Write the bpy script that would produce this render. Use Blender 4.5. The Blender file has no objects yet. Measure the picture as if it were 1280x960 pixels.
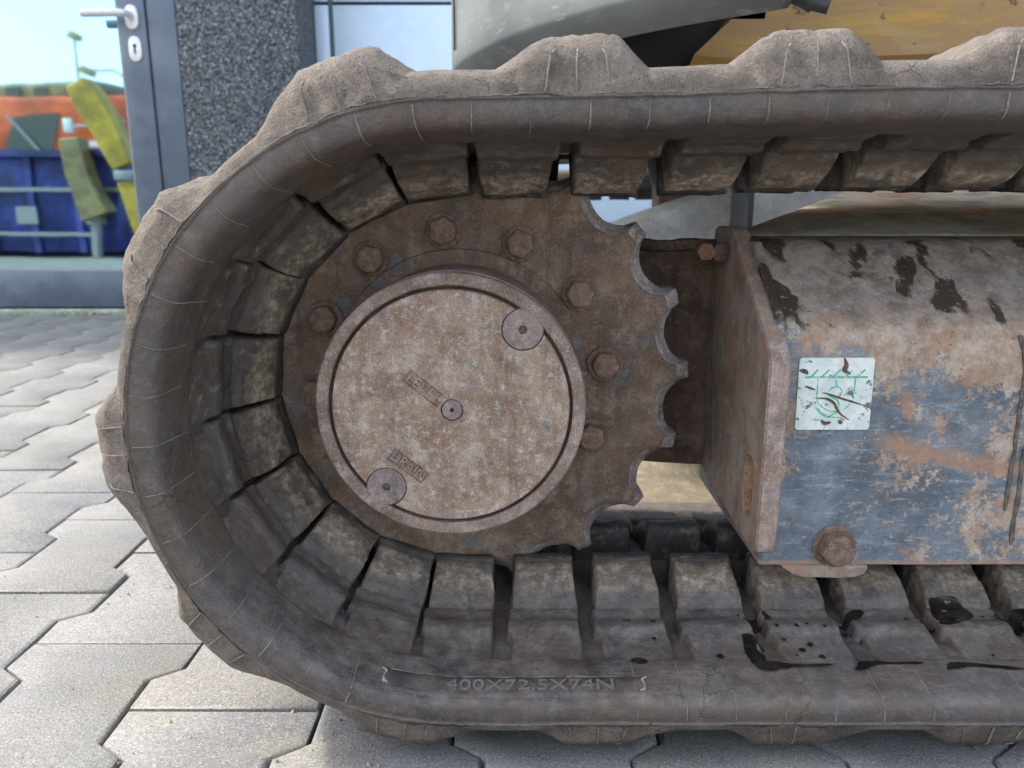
import bpy, bmesh, math, random
from mathutils import Vector, Matrix, noise as mnoise
random.seed(7)
R_ = math.radians
scene = bpy.context.scene
COL = scene.collection

# ------------------------------------------------------------------ camera, light, exposure
PITCH = R_(13.2)
cam_d = bpy.data.cameras.new('camera')
cam = bpy.data.objects.new('camera', cam_d); COL.objects.link(cam)
cam.location = (0, -0.5, 0.405); cam.rotation_euler = (R_(90) - PITCH, 0, 0)
cam_d.sensor_width = 36; cam_d.lens = 27.0
cam_d.clip_start = 0.02; cam_d.clip_end = 2000
cam_d.dof.use_dof = True; cam_d.dof.focus_distance = 0.60; cam_d.dof.aperture_fstop = 10.0
scene.camera = cam

SUN_DIR = Vector((-0.68, 0.20, 0.72)).normalized()      # towards the sun
elev = math.asin(SUN_DIR.z); azim = math.atan2(SUN_DIR.x, SUN_DIR.y)
w = bpy.data.worlds.new('World'); scene.world = w; w.use_nodes = True
wn = w.node_tree.nodes; wl = w.node_tree.links
sky = wn.new('ShaderNodeTexSky'); sky.sky_type = 'NISHITA'; sky.sun_disc = False
sky.sun_elevation = elev; sky.sun_rotation = azim
sky.air_density = 1.0; sky.dust_density = 2.5; sky.ozone_density = 1.0
hs = wn.new('ShaderNodeHueSaturation'); hs.inputs['Saturation'].default_value = 0.55
wl.new(sky.outputs[0], hs.inputs['Color']); wl.new(hs.outputs[0], wn['Background'].inputs[0]); wn['Background'].inputs[1].default_value = 0.15
sl = bpy.data.lights.new('sun', 'SUN'); sl.energy = 1.55; sl.angle = R_(5); sl.color = (1.0, 0.94, 0.86)
so = bpy.data.objects.new('sun', sl); COL.objects.link(so)
so.rotation_euler = SUN_DIR.to_track_quat('Z', 'Y').to_euler()
scene.view_settings.view_transform = 'Standard'; scene.view_settings.look = 'None'
scene.view_settings.exposure = 1.98; scene.view_settings.gamma = 1
scene.render.engine = 'CYCLES'
scene.cycles.max_bounces = 6

# ------------------------------------------------------------------ material helpers
class Mat:
    def __init__(s, name):
        s.m = bpy.data.materials.new(name); s.m.use_nodes = True
        s.t = s.m.node_tree; s.b = s.t.nodes['Principled BSDF']
        g = s.n('ShaderNodeNewGeometry'); s.pos = g.outputs['Position']; s.nrm = g.outputs['Normal']
        s._sep = None
    def n(s, typ): return s.t.nodes.new(typ)
    def put(s, sock, v):
        if isinstance(v, bpy.types.NodeSocket): s.t.links.new(v, sock)
        elif v is not None:
            if isinstance(v, (tuple, list)) and len(v) == 3 and sock.type == 'RGBA': v = (*v, 1)
            sock.default_value = v
    def obj(s):
        return s.n('ShaderNodeTexCoord').outputs['Object']
    def xyz(s):
        if s._sep is None:
            q = s.n('ShaderNodeSeparateXYZ'); s.put(q.inputs[0], s.pos); s._sep = q.outputs
        return s._sep
    def scale(s, sx, sy, sz, vec=None, off=(0, 0, 0)):
        q = s.n('ShaderNodeMapping'); s.put(q.inputs[0], vec or s.pos)
        q.inputs['Scale'].default_value = (sx, sy, sz); q.inputs['Location'].default_value = off
        return q.outputs[0]
    def noise(s, sc, det=4, rough=0.6, vec=None, dist=0.0, w=None):
        q = s.n('ShaderNodeTexNoise')
        if w is not None: q.noise_dimensions = '4D'; s.put(q.inputs['W'], w)
        s.put(q.inputs['Vector'], vec or s.pos); q.inputs['Scale'].default_value = sc
        q.inputs['Detail'].default_value = det; q.inputs['Roughness'].default_value = rough
        q.inputs['Distortion'].default_value = dist
        return q.outputs[0]
    def voro(s, sc, vec=None, feat='F1', out=0, rnd=1.0):
        q = s.n('ShaderNodeTexVoronoi'); q.feature = feat
        s.put(q.inputs['Vector'], vec or s.pos); q.inputs['Scale'].default_value = sc
        q.inputs['Randomness'].default_value = rnd
        return q.outputs[out]
    def ramp(s, f, a, b, lo=0.0, hi=1.0):
        q = s.n('ShaderNodeMapRange'); q.interpolation_type = 'SMOOTHSTEP'
        s.put(q.inputs[0], f); q.inputs[1].default_value = a; q.inputs[2].default_value = b
        q.inputs[3].default_value = lo; q.inputs[4].default_value = hi
        return q.outputs[0]
    def math(s, op, a, b=0.0):
        q = s.n('ShaderNodeMath'); q.operation = op; s.put(q.inputs[0], a); s.put(q.inputs[1], b)
        return q.outputs[0]
    def mix(s, f, a, b, mode='MIX'):
        q = s.n('ShaderNodeMix'); q.data_type = 'RGBA'; q.blend_type = mode
        s.put(q.inputs[0], f); s.put(q.inputs[6], a); s.put(q.inputs[7], b)
        return q.outputs[2]
    def bump(s, h, strength=0.5, dist=0.001, nrm=None):
        q = s.n('ShaderNodeBump'); q.inputs['Strength'].default_value = strength
        q.inputs['Distance'].default_value = dist; s.put(q.inputs['Height'], h)
        if nrm is not None: s.put(q.inputs['Normal'], nrm)
        return q.outputs[0]
    def done(s, col, rough=0.6, metal=0.0, normal=None, spec=0.5):
        s.put(s.b.inputs['Base Color'], col); s.put(s.b.inputs['Roughness'], rough)
        s.put(s.b.inputs['Metallic'], metal); s.put(s.b.inputs['Specular IOR Level'], spec)
        if normal is not None: s.put(s.b.inputs['Normal'], normal)
        return s.m

def plain(name, col, rough=0.5, metal=0.0, spec=0.5, var=0.15, sc=60):
    m = Mat(name); f = m.ramp(m.noise(sc, 5, 0.65), 0.35, 0.68)
    c = m.mix(f, tuple(x * (1 - var) for x in col), tuple(min(1, x * (1 + var)) for x in col))
    nb = m.bump(m.noise(sc * 8, 3), 0.25, 0.0006)
    return m.done(c, rough, metal, nb, spec)

def rubber_mat(name, dust=0.35, tan=False, wear=False):
    m = Mat(name)
    base = m.mix(m.ramp(m.noise(9, 5, 0.6), 0.35, 0.65), (0.040, 0.034, 0.034), (0.090, 0.077, 0.074))
    base = m.mix(m.ramp(m.noise(70, 8, 0.82), 0.47, 0.64, 0, 0.65), base, (0.135, 0.115, 0.102))
    brown = m.mix(m.ramp(m.noise(16, 5, 0.7, dist=0.6), 0.36, 0.64, 0, dust), base, (0.098, 0.066, 0.044))
    streak = m.noise(1, 5, 0.7, vec=m.scale(60, 420, 60))
    col = m.mix(m.ramp(streak, 0.5, 0.75, 0, 0.4), brown, (0.19, 0.165, 0.14))
    if tan:
        t = m.mix(m.ramp(m.noise(30, 6, 0.7), 0.35, 0.68), (0.115, 0.096, 0.080), (0.235, 0.198, 0.162))
        t = m.mix(m.ramp(m.noise(220, 4, 0.7), 0.5, 0.72, 0, 0.6), t, (0.12, 0.10, 0.09))
        col = m.mix(m.ramp(m.noise(13, 5, 0.7), 0.26, 0.50, 0.25, 0.92), col, t)
    q_ = m.n('ShaderNodeSeparateXYZ'); m.put(q_.inputs[0], m.nrm)
    up_ = m.math('MULTIPLY', m.ramp(q_.outputs[2], 0.25, 0.95), m.ramp(m.noise(34, 8, .8), 0.36, 0.64, .0, .56))
    col = m.mix(up_, col, m.mix(m.ramp(m.noise(90, 6, .8), .4, .62), (0.155, 0.143, 0.132), (0.275, 0.25, 0.222)))
    if wear:
        band = m.math('MULTIPLY', m.ramp(m.xyz()[1], 0.118, 0.134), m.ramp(m.xyz()[1], 0.150, 0.158, 1, 0))
        f = m.math('MULTIPLY', band, m.ramp(m.noise(42, 7, 0.75), 0.36, 0.60))
        col = m.mix(m.math('MULTIPLY', f, 0.92), col, m.mix(m.ramp(m.noise(140, 4, .7), .4, .65), (0.22, 0.165, 0.11), (0.50, 0.43, 0.34)))
        lip = m.math('MULTIPLY', m.ramp(m.xyz()[1], 0.1575, 0.1590), m.ramp(m.noise(30, 5, .7), .3, .6, .6, .95))
        col = m.mix(lip, col, (0.035, 0.031, 0.029))
        f2 = m.ramp(m.noise(85, 6, 0.75), 0.52, 0.68, 0, 0.55)
        col = m.mix(f2, col, (0.27, 0.235, 0.19))
    speck = m.ramp(m.noise(480, 4, 0.75), 0.60, 0.74, 0, 0.45)
    col = m.mix(speck, col, (0.27, 0.245, 0.215))
    grit = m.noise(900, 3, 0.8)
    col = m.mix(m.ramp(grit, 0.53, 0.68, 0, 0.5 if tan else 0.26), col, (0.28, 0.24, 0.21))
    col = m.mix(m.ramp(m.noise(760, 3, 0.8, vec=m.scale(1, 1, 1, off=(4, 4, 9))), 0.54, 0.68, 0, 0.75 if tan else 0.5), col, (0.022, 0.019, 0.018))
    cv = m.n('ShaderNodeVectorMath'); cv.operation = 'ADD'; m.put(cv.inputs[0], m.pos)
    wob = m.n('ShaderNodeTexNoise'); wob.inputs['Scale'].default_value = 60; wob.inputs['Detail'].default_value = 4; m.put(wob.inputs['Vector'], m.pos)
    wv = m.n('ShaderNodeVectorMath'); wv.operation = 'SCALE'; m.put(wv.inputs[0], wob.outputs[1]); wv.inputs['Scale'].default_value = 0.022
    m.put(cv.inputs[1], wv.outputs[0])
    crack = m.ramp(m.voro(34, vec=cv.outputs[0], feat='DISTANCE_TO_EDGE'), 0.006, 0.024, 1, 0)
    crack = m.math('MULTIPLY', crack, m.ramp(m.noise(15, 3), 0.56, 0.66))
    col = m.mix(m.math('MULTIPLY', crack, 0.45), col, (0.018, 0.016, 0.015))
    h = m.math('ADD', m.math('MULTIPLY', m.noise(900, 3, 0.6), 0.45), m.noise(120, 6, 0.7))
    h = m.math('SUBTRACT', h, m.math('MULTIPLY', crack, 0.3))
    h = m.math('ADD', h, m.math('MULTIPLY', streak, 0.35))
    if tan: h = m.math('ADD', h, m.math('MULTIPLY', m.noise(260, 5, 0.8), 0.7))
    n = m.bump(h, 0.95 if tan else 0.8, 0.0026 if tan else 0.0016)
    return m.done(col, m.ramp(m.noise(40, 5, .7), 0.3, 0.7, 0.34, 0.60) if not tan else 0.92, 0, n, 0.45 if not tan else 0.2)

def rust_mat(name, cols, sc=22, blue=0.0, white=0.0, pit=1.0, metal=0.0, rough=0.75):
    """cols: dark rust, rust, pale dust"""
    m = Mat(name)
    c = m.mix(m.ramp(m.noise(sc, 6, 0.68, dist=0.4), 0.36, 0.64), cols[0], cols[1])
    c = m.mix(m.ramp(m.noise(sc * 2.6, 7, 0.75, vec=m.scale(1, 1, 1, off=(3, 1, 7))), 0.46, 0.66, 0, 0.9), c, cols[2])
    if blue:
        c = m.mix(m.ramp(m.noise(sc * 1.7, 6, 0.75, vec=m.scale(1, 1, 1, off=(9, 4, 2))), 0.53, 0.66, 0, blue), c, (0.10, 0.125, 0.145))
    if white:
        c = m.mix(m.ramp(m.noise(sc * 4, 8, 0.82, vec=m.scale(1, 1, 1, off=(5, 8, 1))), 0.50, 0.68, 0, white), c, (0.56, 0.52, 0.47))
    c = m.mix(m.ramp(m.noise(sc * 14, 4, 0.8), 0.55, 0.70, 0, 0.55), c, tuple(x * 0.45 for x in cols[0]))
    c = m.mix(m.ramp(m.noise(sc * 22, 3, 0.8, vec=m.scale(1, 1, 1, off=(2, 2, 5))), 0.58, 0.70, 0, 0.5), c, tuple(min(1, x * 1.6) for x in cols[2]))
    c = m.mix(m.ramp(m.noise(1, 6, .75, vec=m.scale(55, 55, 7)), 0.52, 0.70, 0, 0.5), c, tuple(x * 0.5 for x in cols[0]))
    c = m.mix(m.ramp(m.noise(700, 3, .8), 0.54, 0.68, 0, 0.5), c, tuple(min(1, x * 1.5) for x in cols[2]))
    c = m.mix(m.ramp(m.noise(820, 3, .8, vec=m.scale(1, 1, 1, off=(1, 7, 2))), 0.54, 0.68, 0, 0.65), c, tuple(x * 0.35 for x in cols[0]))
    h = m.math('ADD', m.noise(sc * 9, 6, 0.75), m.math('MULTIPLY', m.noise(sc * 34, 3, 0.7), 0.4))
    n = m.bump(h, 0.6 * pit, 0.0014)
    return m.done(c, m.ramp(m.noise(sc * 3, 4), 0.3, 0.7, rough - 0.12, rough + 0.12), metal, n, 0.35)

M = {}
M['rubber'] = rubber_mat('track_rubber', dust=0.7)
M['rubber_tan'] = rubber_mat('dusty_tread_rubber', tan=True)
M['lug'] = rubber_mat('drive_lug_rubber', dust=0.75, wear=True)
M['seam'] = plain('mould_flash', (0.165, 0.147, 0.128), 0.85, var=.3, sc=90)
M['letter'] = plain('worn_letter_rubber', (0.155, 0.140, 0.126), 0.7)
M['flash_white'] = plain('pale_torn_rubber', (0.30, 0.275, 0.245), 0.8, var=.4, sc=120)
M['sprocket'] = rust_mat('rusty_sprocket_steel', ((0.092, 0.060, 0.042), (0.170, 0.106, 0.070), (0.235, 0.182, 0.140)), 22, blue=0.8)
M['hub_side'] = rust_mat('dusty_rust_steel', ((0.14, 0.095, 0.075), (0.23, 0.16, 0.125), (0.33, 0.27, 0.23)), 30, blue=0.4)
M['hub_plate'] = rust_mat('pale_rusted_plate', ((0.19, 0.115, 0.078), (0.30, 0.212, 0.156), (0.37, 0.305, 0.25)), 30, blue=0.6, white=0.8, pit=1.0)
M['plug'] = rust_mat('grey_rust_plug', ((0.17, 0.13, 0.12), (0.23, 0.17, 0.15), (0.32, 0.27, 0.24)), 60, white=0.2)
M['bolt'] = rust_mat('rusty_bolt_steel', ((0.12, 0.07, 0.05), (0.20, 0.125, 0.09), (0.28, 0.20, 0.155)), 70)
M['tooth'] = rust_mat('worn_tooth_steel', ((0.16, 0.12, 0.105), (0.30, 0.26, 0.24), (0.48, 0.46, 0.44)), 60, metal=0.25, rough=0.42)
M['flange'] = rust_mat('rust_streaked_plate', ((0.17, 0.12, 0.09), (0.30, 0.185, 0.12), (0.34, 0.265, 0.20)), 28, blue=0.55, white=0.15)
def flange_mat():
    m = Mat('streaked_flange_rust')
    st_ = m.noise(1, 7, 0.8, vec=m.scale(34, 34, 20), dist=.4)
    c = m.mix(m.ramp(st_, 0.36, 0.62), (0.18, 0.125, 0.095), (0.35, 0.29, 0.235))
    c = m.mix(m.ramp(m.noise(24, 6, .75), 0.46, 0.64, 0, .85), c, (0.32, 0.19, 0.12))
    c = m.mix(m.ramp(m.noise(38, 6, .8, vec=m.scale(1, 1, 1, off=(3, 3, 1))), 0.54, 0.68, 0, .8), c, (0.46, 0.41, 0.37))
    c = m.mix(m.ramp(m.noise(60, 6, .8, vec=m.scale(1, 1, 1, off=(8, 3, 1))), 0.58, 0.68, 0, .7), c, (0.17, 0.22, 0.28))
    c = m.mix(m.ramp(m.noise(300, 4, .8), 0.55, 0.7, 0, .55), c, (0.10, 0.065, 0.05))
    return m.done(c, 0.65, 0, m.bump(m.math('ADD', m.noise(200, 6, .75), m.math('MULTIPLY', st_, 0.2)), .6, .0014), .4)
M['flange'] = flange_mat()
M['dark_rust'] = rust_mat('dark_oily_rust', ((0.06, 0.036, 0.028), (0.13, 0.075, 0.052), (0.17, 0.12, 0.09)), 24)
M['hole'] = plain('shade_black', (0.012, 0.011, 0.010), 0.5)  # near-black for hollows, their shade put into the colour
def oil_mat():
    m = Mat('wet_black_oil'); m.b.inputs['Coat Weight'].default_value = 0.15
    c = m.mix(m.ramp(m.noise(60, 4), 0.4, 0.65), (0.010, 0.009, 0.008), (0.030, 0.025, 0.020))
    return m.done(c, 0.25, 0, m.bump(m.noise(150, 3), 0.2, 0.0006), 0.5)
M['oil'] = oil_mat()
def drip_mat():
    m = Mat('dried_oil_drip'); c = m.mix(m.ramp(m.noise(90, 5, .7), 0.4, 0.65), (0.055, 0.050, 0.045), (0.14, 0.13, 0.115))
    return m.done(c, 0.4, 0, None, 0.4)
M['drip'] = drip_mat()
def beam_mat():
    m = Mat('scratched_blue_paint_and_rust'); z = m.xyz()[2]; x = m.xyz()[0]
    blue = m.mix(m.ramp(m.noise(14, 6, 0.7), 0.35, 0.65), (0.080, 0.098, 0.120), (0.195, 0.232, 0.268))
    sc1 = m.noise(1, 5, 0.75, vec=m.scale(35, 35, 260))
    blue = m.mix(m.ramp(sc1, 0.52, 0.72, 0, 0.7), blue, (0.36, 0.40, 0.43))
    rust = m.mix(m.ramp(m.noise(45, 6, 0.75), 0.38, 0.64), (0.27, 0.175, 0.115), (0.44, 0.36, 0.29))
    rust = m.mix(m.ramp(m.noise(26, 5, 0.7, vec=m.scale(1, 1, 1, off=(4, 0, 3))), 0.55, 0.68, 0, 0.6), rust, (0.31, 0.15, 0.08))
    # more bare metal to the right and near the bend
    bias = m.math('ADD', m.ramp(x, 0.22, 0.46, -0.012, 0.042), m.ramp(z, 0.25, 0.315, 0, 0.11))
    k = m.math('ADD', m.math('ADD', m.math('MULTIPLY', m.noise(17, 6, 0.7, dist=0.3), .5), m.math('MULTIPLY', m.noise(95, 8, 0.8), .5)), bias)
    c = m.mix(m.ramp(k, 0.515, 0.575), blue, rust)
    c = m.mix(m.ramp(m.noise(75, 7, 0.8, vec=m.scale(.7, 1, 1, off=(1, 5, 2))), 0.52, 0.66, 0, 0.75), c, (0.36, 0.32, 0.28))
    # one long rusty scrape dropping to the right
    line = m.math('ADD', z, m.math('MULTIPLY', x, 0.24))
    line = m.math('ADD', line, m.math('MULTIPLY', m.math('SUBTRACT', m.noise(28, 5, .7), 0.5), 0.035))
    scr = m.math('MULTIPLY', m.ramp(m.math('ABSOLUTE', m.math('SUBTRACT', line, 0.290)), 0.003, 0.011, 1, 0), m.ramp(x, 0.285, 0.315))
    c = m.mix(m.math('MULTIPLY', scr, 0.8), c, (0.33, 0.195, 0.125))
    # grey dusty upper slope
    top = m.ramp(m.math('ADD', z, m.math('MULTIPLY', m.noise(40, 5, .7), 0.02)), 0.318, 0.338)
    grey = m.mix(m.ramp(m.noise(50, 6, 0.75), 0.38, 0.62), (0.14, 0.12, 0.105), (0.32, 0.275, 0.235))
    grey = m.mix(m.ramp(m.noise(1, 5, .7, vec=m.scale(30, 120, 120)), 0.52, 0.66, 0, .6), grey, (0.19, 0.215, 0.225))
    c = m.mix(m.math('MULTIPLY', top, 0.80), c, grey)
    # oil splashes and runs on the slope
    sp = m.noise(1, 4, 0.55, vec=m.scale(26, 17, 13, off=(2.9, 0, 0)), dist=0.5)
    sp = m.math('MULTIPLY', m.ramp(m.math('ADD', sp, m.math('MULTIPLY', m.noise(160, 4, .7), 0.06)), 0.560, 0.615), m.ramp(m.math('ADD', z, m.math('MULTIPLY', m.noise(30, 2), 0.03)), 0.318, 0.330))
    c = m.mix(m.math('MULTIPLY', sp, 0.93), c, (0.045, 0.031, 0.024))
    # small pits and chips
    c = m.mix(m.ramp(m.noise(160, 4, 0.7), 0.62, 0.68, 0, 0.85), c, (0.07, 0.045, 0.035))
    c = m.mix(m.ramp(m.noise(260, 3, 0.7, vec=m.scale(.6, 1, 1)), 0.60, 0.70, 0, 0.6), c, (0.48, 0.45, 0.41))
    c = m.mix(m.ramp(z, 0.109, 0.1125, 0.85, 0), c, (0.30, 0.20, 0.15))
    h = m.math('ADD', m.ramp(k, 0.49, 0.57, 1, 0), m.math('MULTIPLY', m.noise(300, 5, 0.75), 0.8))
    n = m.bump(h, 0.5, 0.0008)
    r = m.math('SUBTRACT', m.ramp(k, 0.45, 0.56, 0.42, 0.66), m.math('ADD', m.math('MULTIPLY', sp, 0.2), m.math('MULTIPLY', top, 0.16)))
    return m.done(c, r, 0, n, 0.4)
M['beam'] = beam_mat()
def sticker_mat():
    m = Mat('chipped_white_sticker')
    c = m.mix(m.ramp(m.noise(60, 4), 0.4, 0.6), (0.52, 0.59, 0.56), (0.66, 0.70, 0.67))
    c = m.mix(m.ramp(m.noise(75, 5, 0.7, vec=m.scale(1, 1, 1.3, off=(.31, 0, .13))), 0.585, 0.62, 0, 0.92), c, (0.10, 0.075, 0.055))
    c = m.mix(m.ramp(m.noise(380, 3, 0.6), 0.66, 0.70, 0, 0.8), c, (0.15, 0.12, 0.10))
    c = m.mix(m.ramp(m.noise(40, 4, .6, vec=m.scale(1, 1, 1, off=(7, 0, 0))), 0.55, 0.66, 0, 0.5), c, (0.66, 0.58, 0.44))
    return m.done(c, 0.4)
M['sticker'] = sticker_mat()
def green_mat():
    m = Mat('worn_green_print')
    c = m.mix(m.ramp(m.noise(260, 4, .7), 0.50, 0.62, 0, 0.85), (0.03, 0.40, 0.24), (0.60, 0.66, 0.62))
    return m.done(c, 0.45)
M['green'] = green_mat()
def paver_mat():
    m = Mat('grey_concrete_paver'); rnd = m.n('ShaderNodeObjectInfo').outputs['Random']
    c = m.mix(m.ramp(m.noise(7, 5, 0.65), 0.32, 0.68), (0.155, 0.154, 0.145), (0.230, 0.226, 0.211))
    c = m.mix(m.math('MULTIPLY', rnd, 0.30), c, (0.23, 0.232, 0.232))
    c = m.mix(m.ramp(m.noise(3.2, 4, 0.6, vec=m.scale(1, 1, 1, off=(.9, .4, 0))), 0.52, 0.70, 0, 0.5), c, (0.235, 0.21, 0.165))
    c = m.mix(m.ramp(m.noise(2.6, 5, 0.7, vec=m.scale(1, 2.2, 1, off=(5, .4, 0))), 0.54, 0.66, 0, 0.75), c, (0.155, 0.16, 0.17))
    c = m.mix(m.ramp(m.noise(420, 4, 0.8), 0.48, 0.70, 0, 0.75), c, (0.05, 0.05, 0.051))
    c = m.mix(m.ramp(m.noise(520, 3, 0.7, vec=m.scale(1, 1, 1, off=(7, 1, 0))), 0.50, 0.70, 0, 0.7), c, (0.42, 0.415, 0.395))
    h = m.math('ADD', m.noise(420, 5, 0.75), m.math('MULTIPLY', m.noise(45, 5, 0.7), 0.9))
    return m.done(c, 0.85, 0, m.bump(h, 0.8, 0.0016), 0.3)
M['paver'] = paver_mat()
def sand_mat():
    m = Mat('joint_sand')
    c = m.mix(m.ramp(m.noise(250, 4, .7), 0.4, 0.65), (0.04, 0.037, 0.033), (0.13, 0.12, 0.105))
    return m.done(c, 0.95, 0, m.bump(m.noise(500, 4), 0.8, 0.003), 0.1)
M['sand'] = sand_mat()
def stucco_mat():
    m = Mat('dark_grey_pebble_render')
    v = m.voro(90, vec=m.pos); n1 = m.noise(115, 4, 0.65)
    c = m.mix(m.ramp(n1, 0.36, 0.62), (0.045, 0.052, 0.060), (0.19, 0.205, 0.22))
    c = m.mix(m.ramp(m.noise(125, 3, 0.6, vec=m.scale(1, 1, 1, off=(3, 0, 8))), 0.55, 0.64, 0, 0.95), c, (0.42, 0.44, 0.46))
    h = m.math('ADD', m.math('MULTIPLY', v, -1.2), n1)
    return m.done(c, 0.9, 0, m.bump(h, 1.0, 0.012), 0.2)
M['stucco'] = stucco_mat()
def alu_mat(name, c0, c1, rough=0.38):
    m = Mat(name)
    c = m.mix(m.ramp(m.noise(5, 4, .6), 0.35, 0.65), c0, c1)
    c = m.mix(m.ramp(m.noise(90, 5, .75), 0.56, 0.72, 0, 0.35), c, tuple(min(1, x * 1.7 + .03) for x in c1))
    return m.done(c, m.ramp(m.noise(20, 4), .35, .65, rough - .06, rough + .1), 0.25, m.bump(m.noise(400, 2), .08, .0005), 0.5)
M['alu'] = alu_mat('grey_blue_aluminium', (0.105, 0.135, 0.175), (0.15, 0.18, 0.22))
M['steel_white'] = plain('satin_handle_metal', (0.72, 0.73, 0.73), 0.35, 0.3, var=.06)
M['gasket'] = plain('black_gasket', (0.02, 0.022, 0.025), 0.6)
M['panel'] = alu_mat('pale_blue_cladding', (0.56, 0.68, 0.80), (0.60, 0.72, 0.83), 0.45)
M['trim'] = alu_mat('dark_teal_joint_trim', (0.06, 0.10, 0.12), (0.08, 0.13, 0.15), 0.5)
M['roofing'] = plain('grey_roof_sheet', (0.22, 0.23, 0.24), 0.6)
def glass_mat():
    m = Mat('reflective_blue_glass'); t = m.t
    gl = m.n('ShaderNodeBsdfGlossy'); gl.inputs['Roughness'].default_value = 0.028
    gl.inputs['Color'].default_value = (0.52, 0.78, 0.86, 1)
    m.put(gl.inputs['Normal'], m.bump(m.noise(2.2, 2), 0.06, 0.01))
    df = m.n('ShaderNodeBsdfTransparent'); df.inputs['Color'].default_value = (0.50, 0.60, 0.66, 1)
    mx = m.n('ShaderNodeMixShader'); mx.inputs[0].default_value = 0.72
    t.links.new(df.outputs[0], mx.inputs[1]); t.links.new(gl.outputs[0], mx.inputs[2])
    t.links.new(mx.outputs[0], t.nodes['Material Output'].inputs[0])
    return m.m
M['glass'] = glass_mat()
M['interior'] = plain('dark_room', (0.10, 0.10, 0.11), 0.8)
def cw_mat():
    m = Mat('scuffed_grey_plastic_paint')
    c = m.mix(m.ramp(m.noise(4, 5, 0.6), 0.3, 0.7), (0.080, 0.089, 0.091), (0.140, 0.152, 0.151))
    c = m.mix(m.ramp(m.noise(1, 5, .75, vec=m.scale(20, 20, 75)), 0.54, 0.70, 0, .55), c, (0.29, 0.30, 0.29))
    c = m.mix(m.ramp(m.noise(22, 6, .75), 0.54, 0.70, 0, .6), c, (0.15, 0.14, 0.125))
    return m.done(c, 0.55, 0, m.bump(m.noise(60, 6, .7), 0.3, 0.0015), 0.4)
M['cw'] = cw_mat()
def belly_mat():
    m = Mat('dirty_yellow_paint')
    v = m.scale(3.0, 5.0, 11.0)
    s1 = m.noise(1, 7, 0.70, vec=v, dist=.6)
    c = m.mix(m.ramp(m.noise(9, 5, .7), 0.4, 0.65), (0.46, 0.24, 0.012), (0.56, 0.31, 0.02))
    c = m.mix(m.ramp(s1, 0.30, 0.50, 0, 0.94), c, (0.29, 0.17, 0.06))
    c = m.mix(m.ramp(m.noise(1, 6, 0.7, vec=m.scale(7, 14, 22), dist=.6), 0.50, 0.66, 0, 0.75), c, (0.36, 0.24, 0.115))
    c = m.mix(m.ramp(m.noise(26, 5, .7), 0.60, 0.68, 0, 0.85), c, (0.035, 0.025, 0.018))
    return m.done(c, 0.5, 0, m.bump(m.noise(40, 6, .7), .5, .003), 0.4)
M['belly'] = belly_mat()
M['arm_grey'] = rust_mat('light_grey_frame_paint', ((0.24, 0.24, 0.225), (0.33, 0.33, 0.31), (0.40, 0.40, 0.38)), 7, pit=0.5, rough=0.55)
def ramp_mat():
    m = Mat('grey_frame_leg_with_orange_rust')
    c = m.mix(m.ramp(m.noise(1, 6, .7, vec=m.scale(13, 20, 26), dist=.5), 0.36, 0.62), (0.26, 0.23, 0.175), (0.50, 0.44, 0.34))
    f = m.ramp(m.noise(11, 6, .75, vec=m.scale(1, 1.6, 1.6, off=(.2, 0, 0))), 0.52, 0.64, 0, 0.9)
    c = m.mix(f, c, m.mix(m.ramp(m.noise(50, 4, .7), .4, .6), (0.36, 0.15, 0.045), (0.50, 0.31, 0.15)))
    c = m.mix(m.ramp(m.noise(100, 5, .75), .56, .7, 0, .6), c, (0.07, 0.055, 0.04))
    return m.done(c, 0.6, 0, m.bump(m.noise(120, 5, .7), .5, .0015), .4)
M['leg'] = ramp_mat()
M['hose'] = plain('black_hose_rubber', (0.03, 0.03, 0.032), 0.5)
M['tan_plate'] = rust_mat('sandy_steel', ((0.13, 0.11, 0.075), (0.19, 0.165, 0.115), (0.25, 0.22, 0.16)), 20)
M['orange'] = plain('orange_paint', (0.62, 0.10, 0.015), 0.4, var=.35, sc=3)
M['yellow'] = plain('yellow_paint', (0.50, 0.33, 0.04), 0.5, var=.35, sc=5)
M['olive'] = plain('olive_paint', (0.24, 0.185, 0.08), 0.5, var=.4, sc=6)
M['blue'] = plain('deep_blue_paint', (0.030, 0.042, 0.22), 0.45, var=.55, sc=4)
M['dark_window'] = plain('dark_cab_window', (0.06, 0.065, 0.055), 0.2)
M['white'] = plain('white_stripe', (0.7, 0.7, 0.68), 0.5)
M['grey'] = plain('grey_steel', (0.30, 0.30, 0.31), 0.5)
M['lamp'] = plain('lamp_post_paint', (0.30, 0.24, 0.06), 0.5)
M['moss'] = plain('pale_moss_strip', (0.26, 0.33, 0.16), 0.95, var=.4, sc=50)
M['sill'] = plain('pale_sill_stone', (0.42, 0.44, 0.42), 0.8, var=.25, sc=30)

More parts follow.
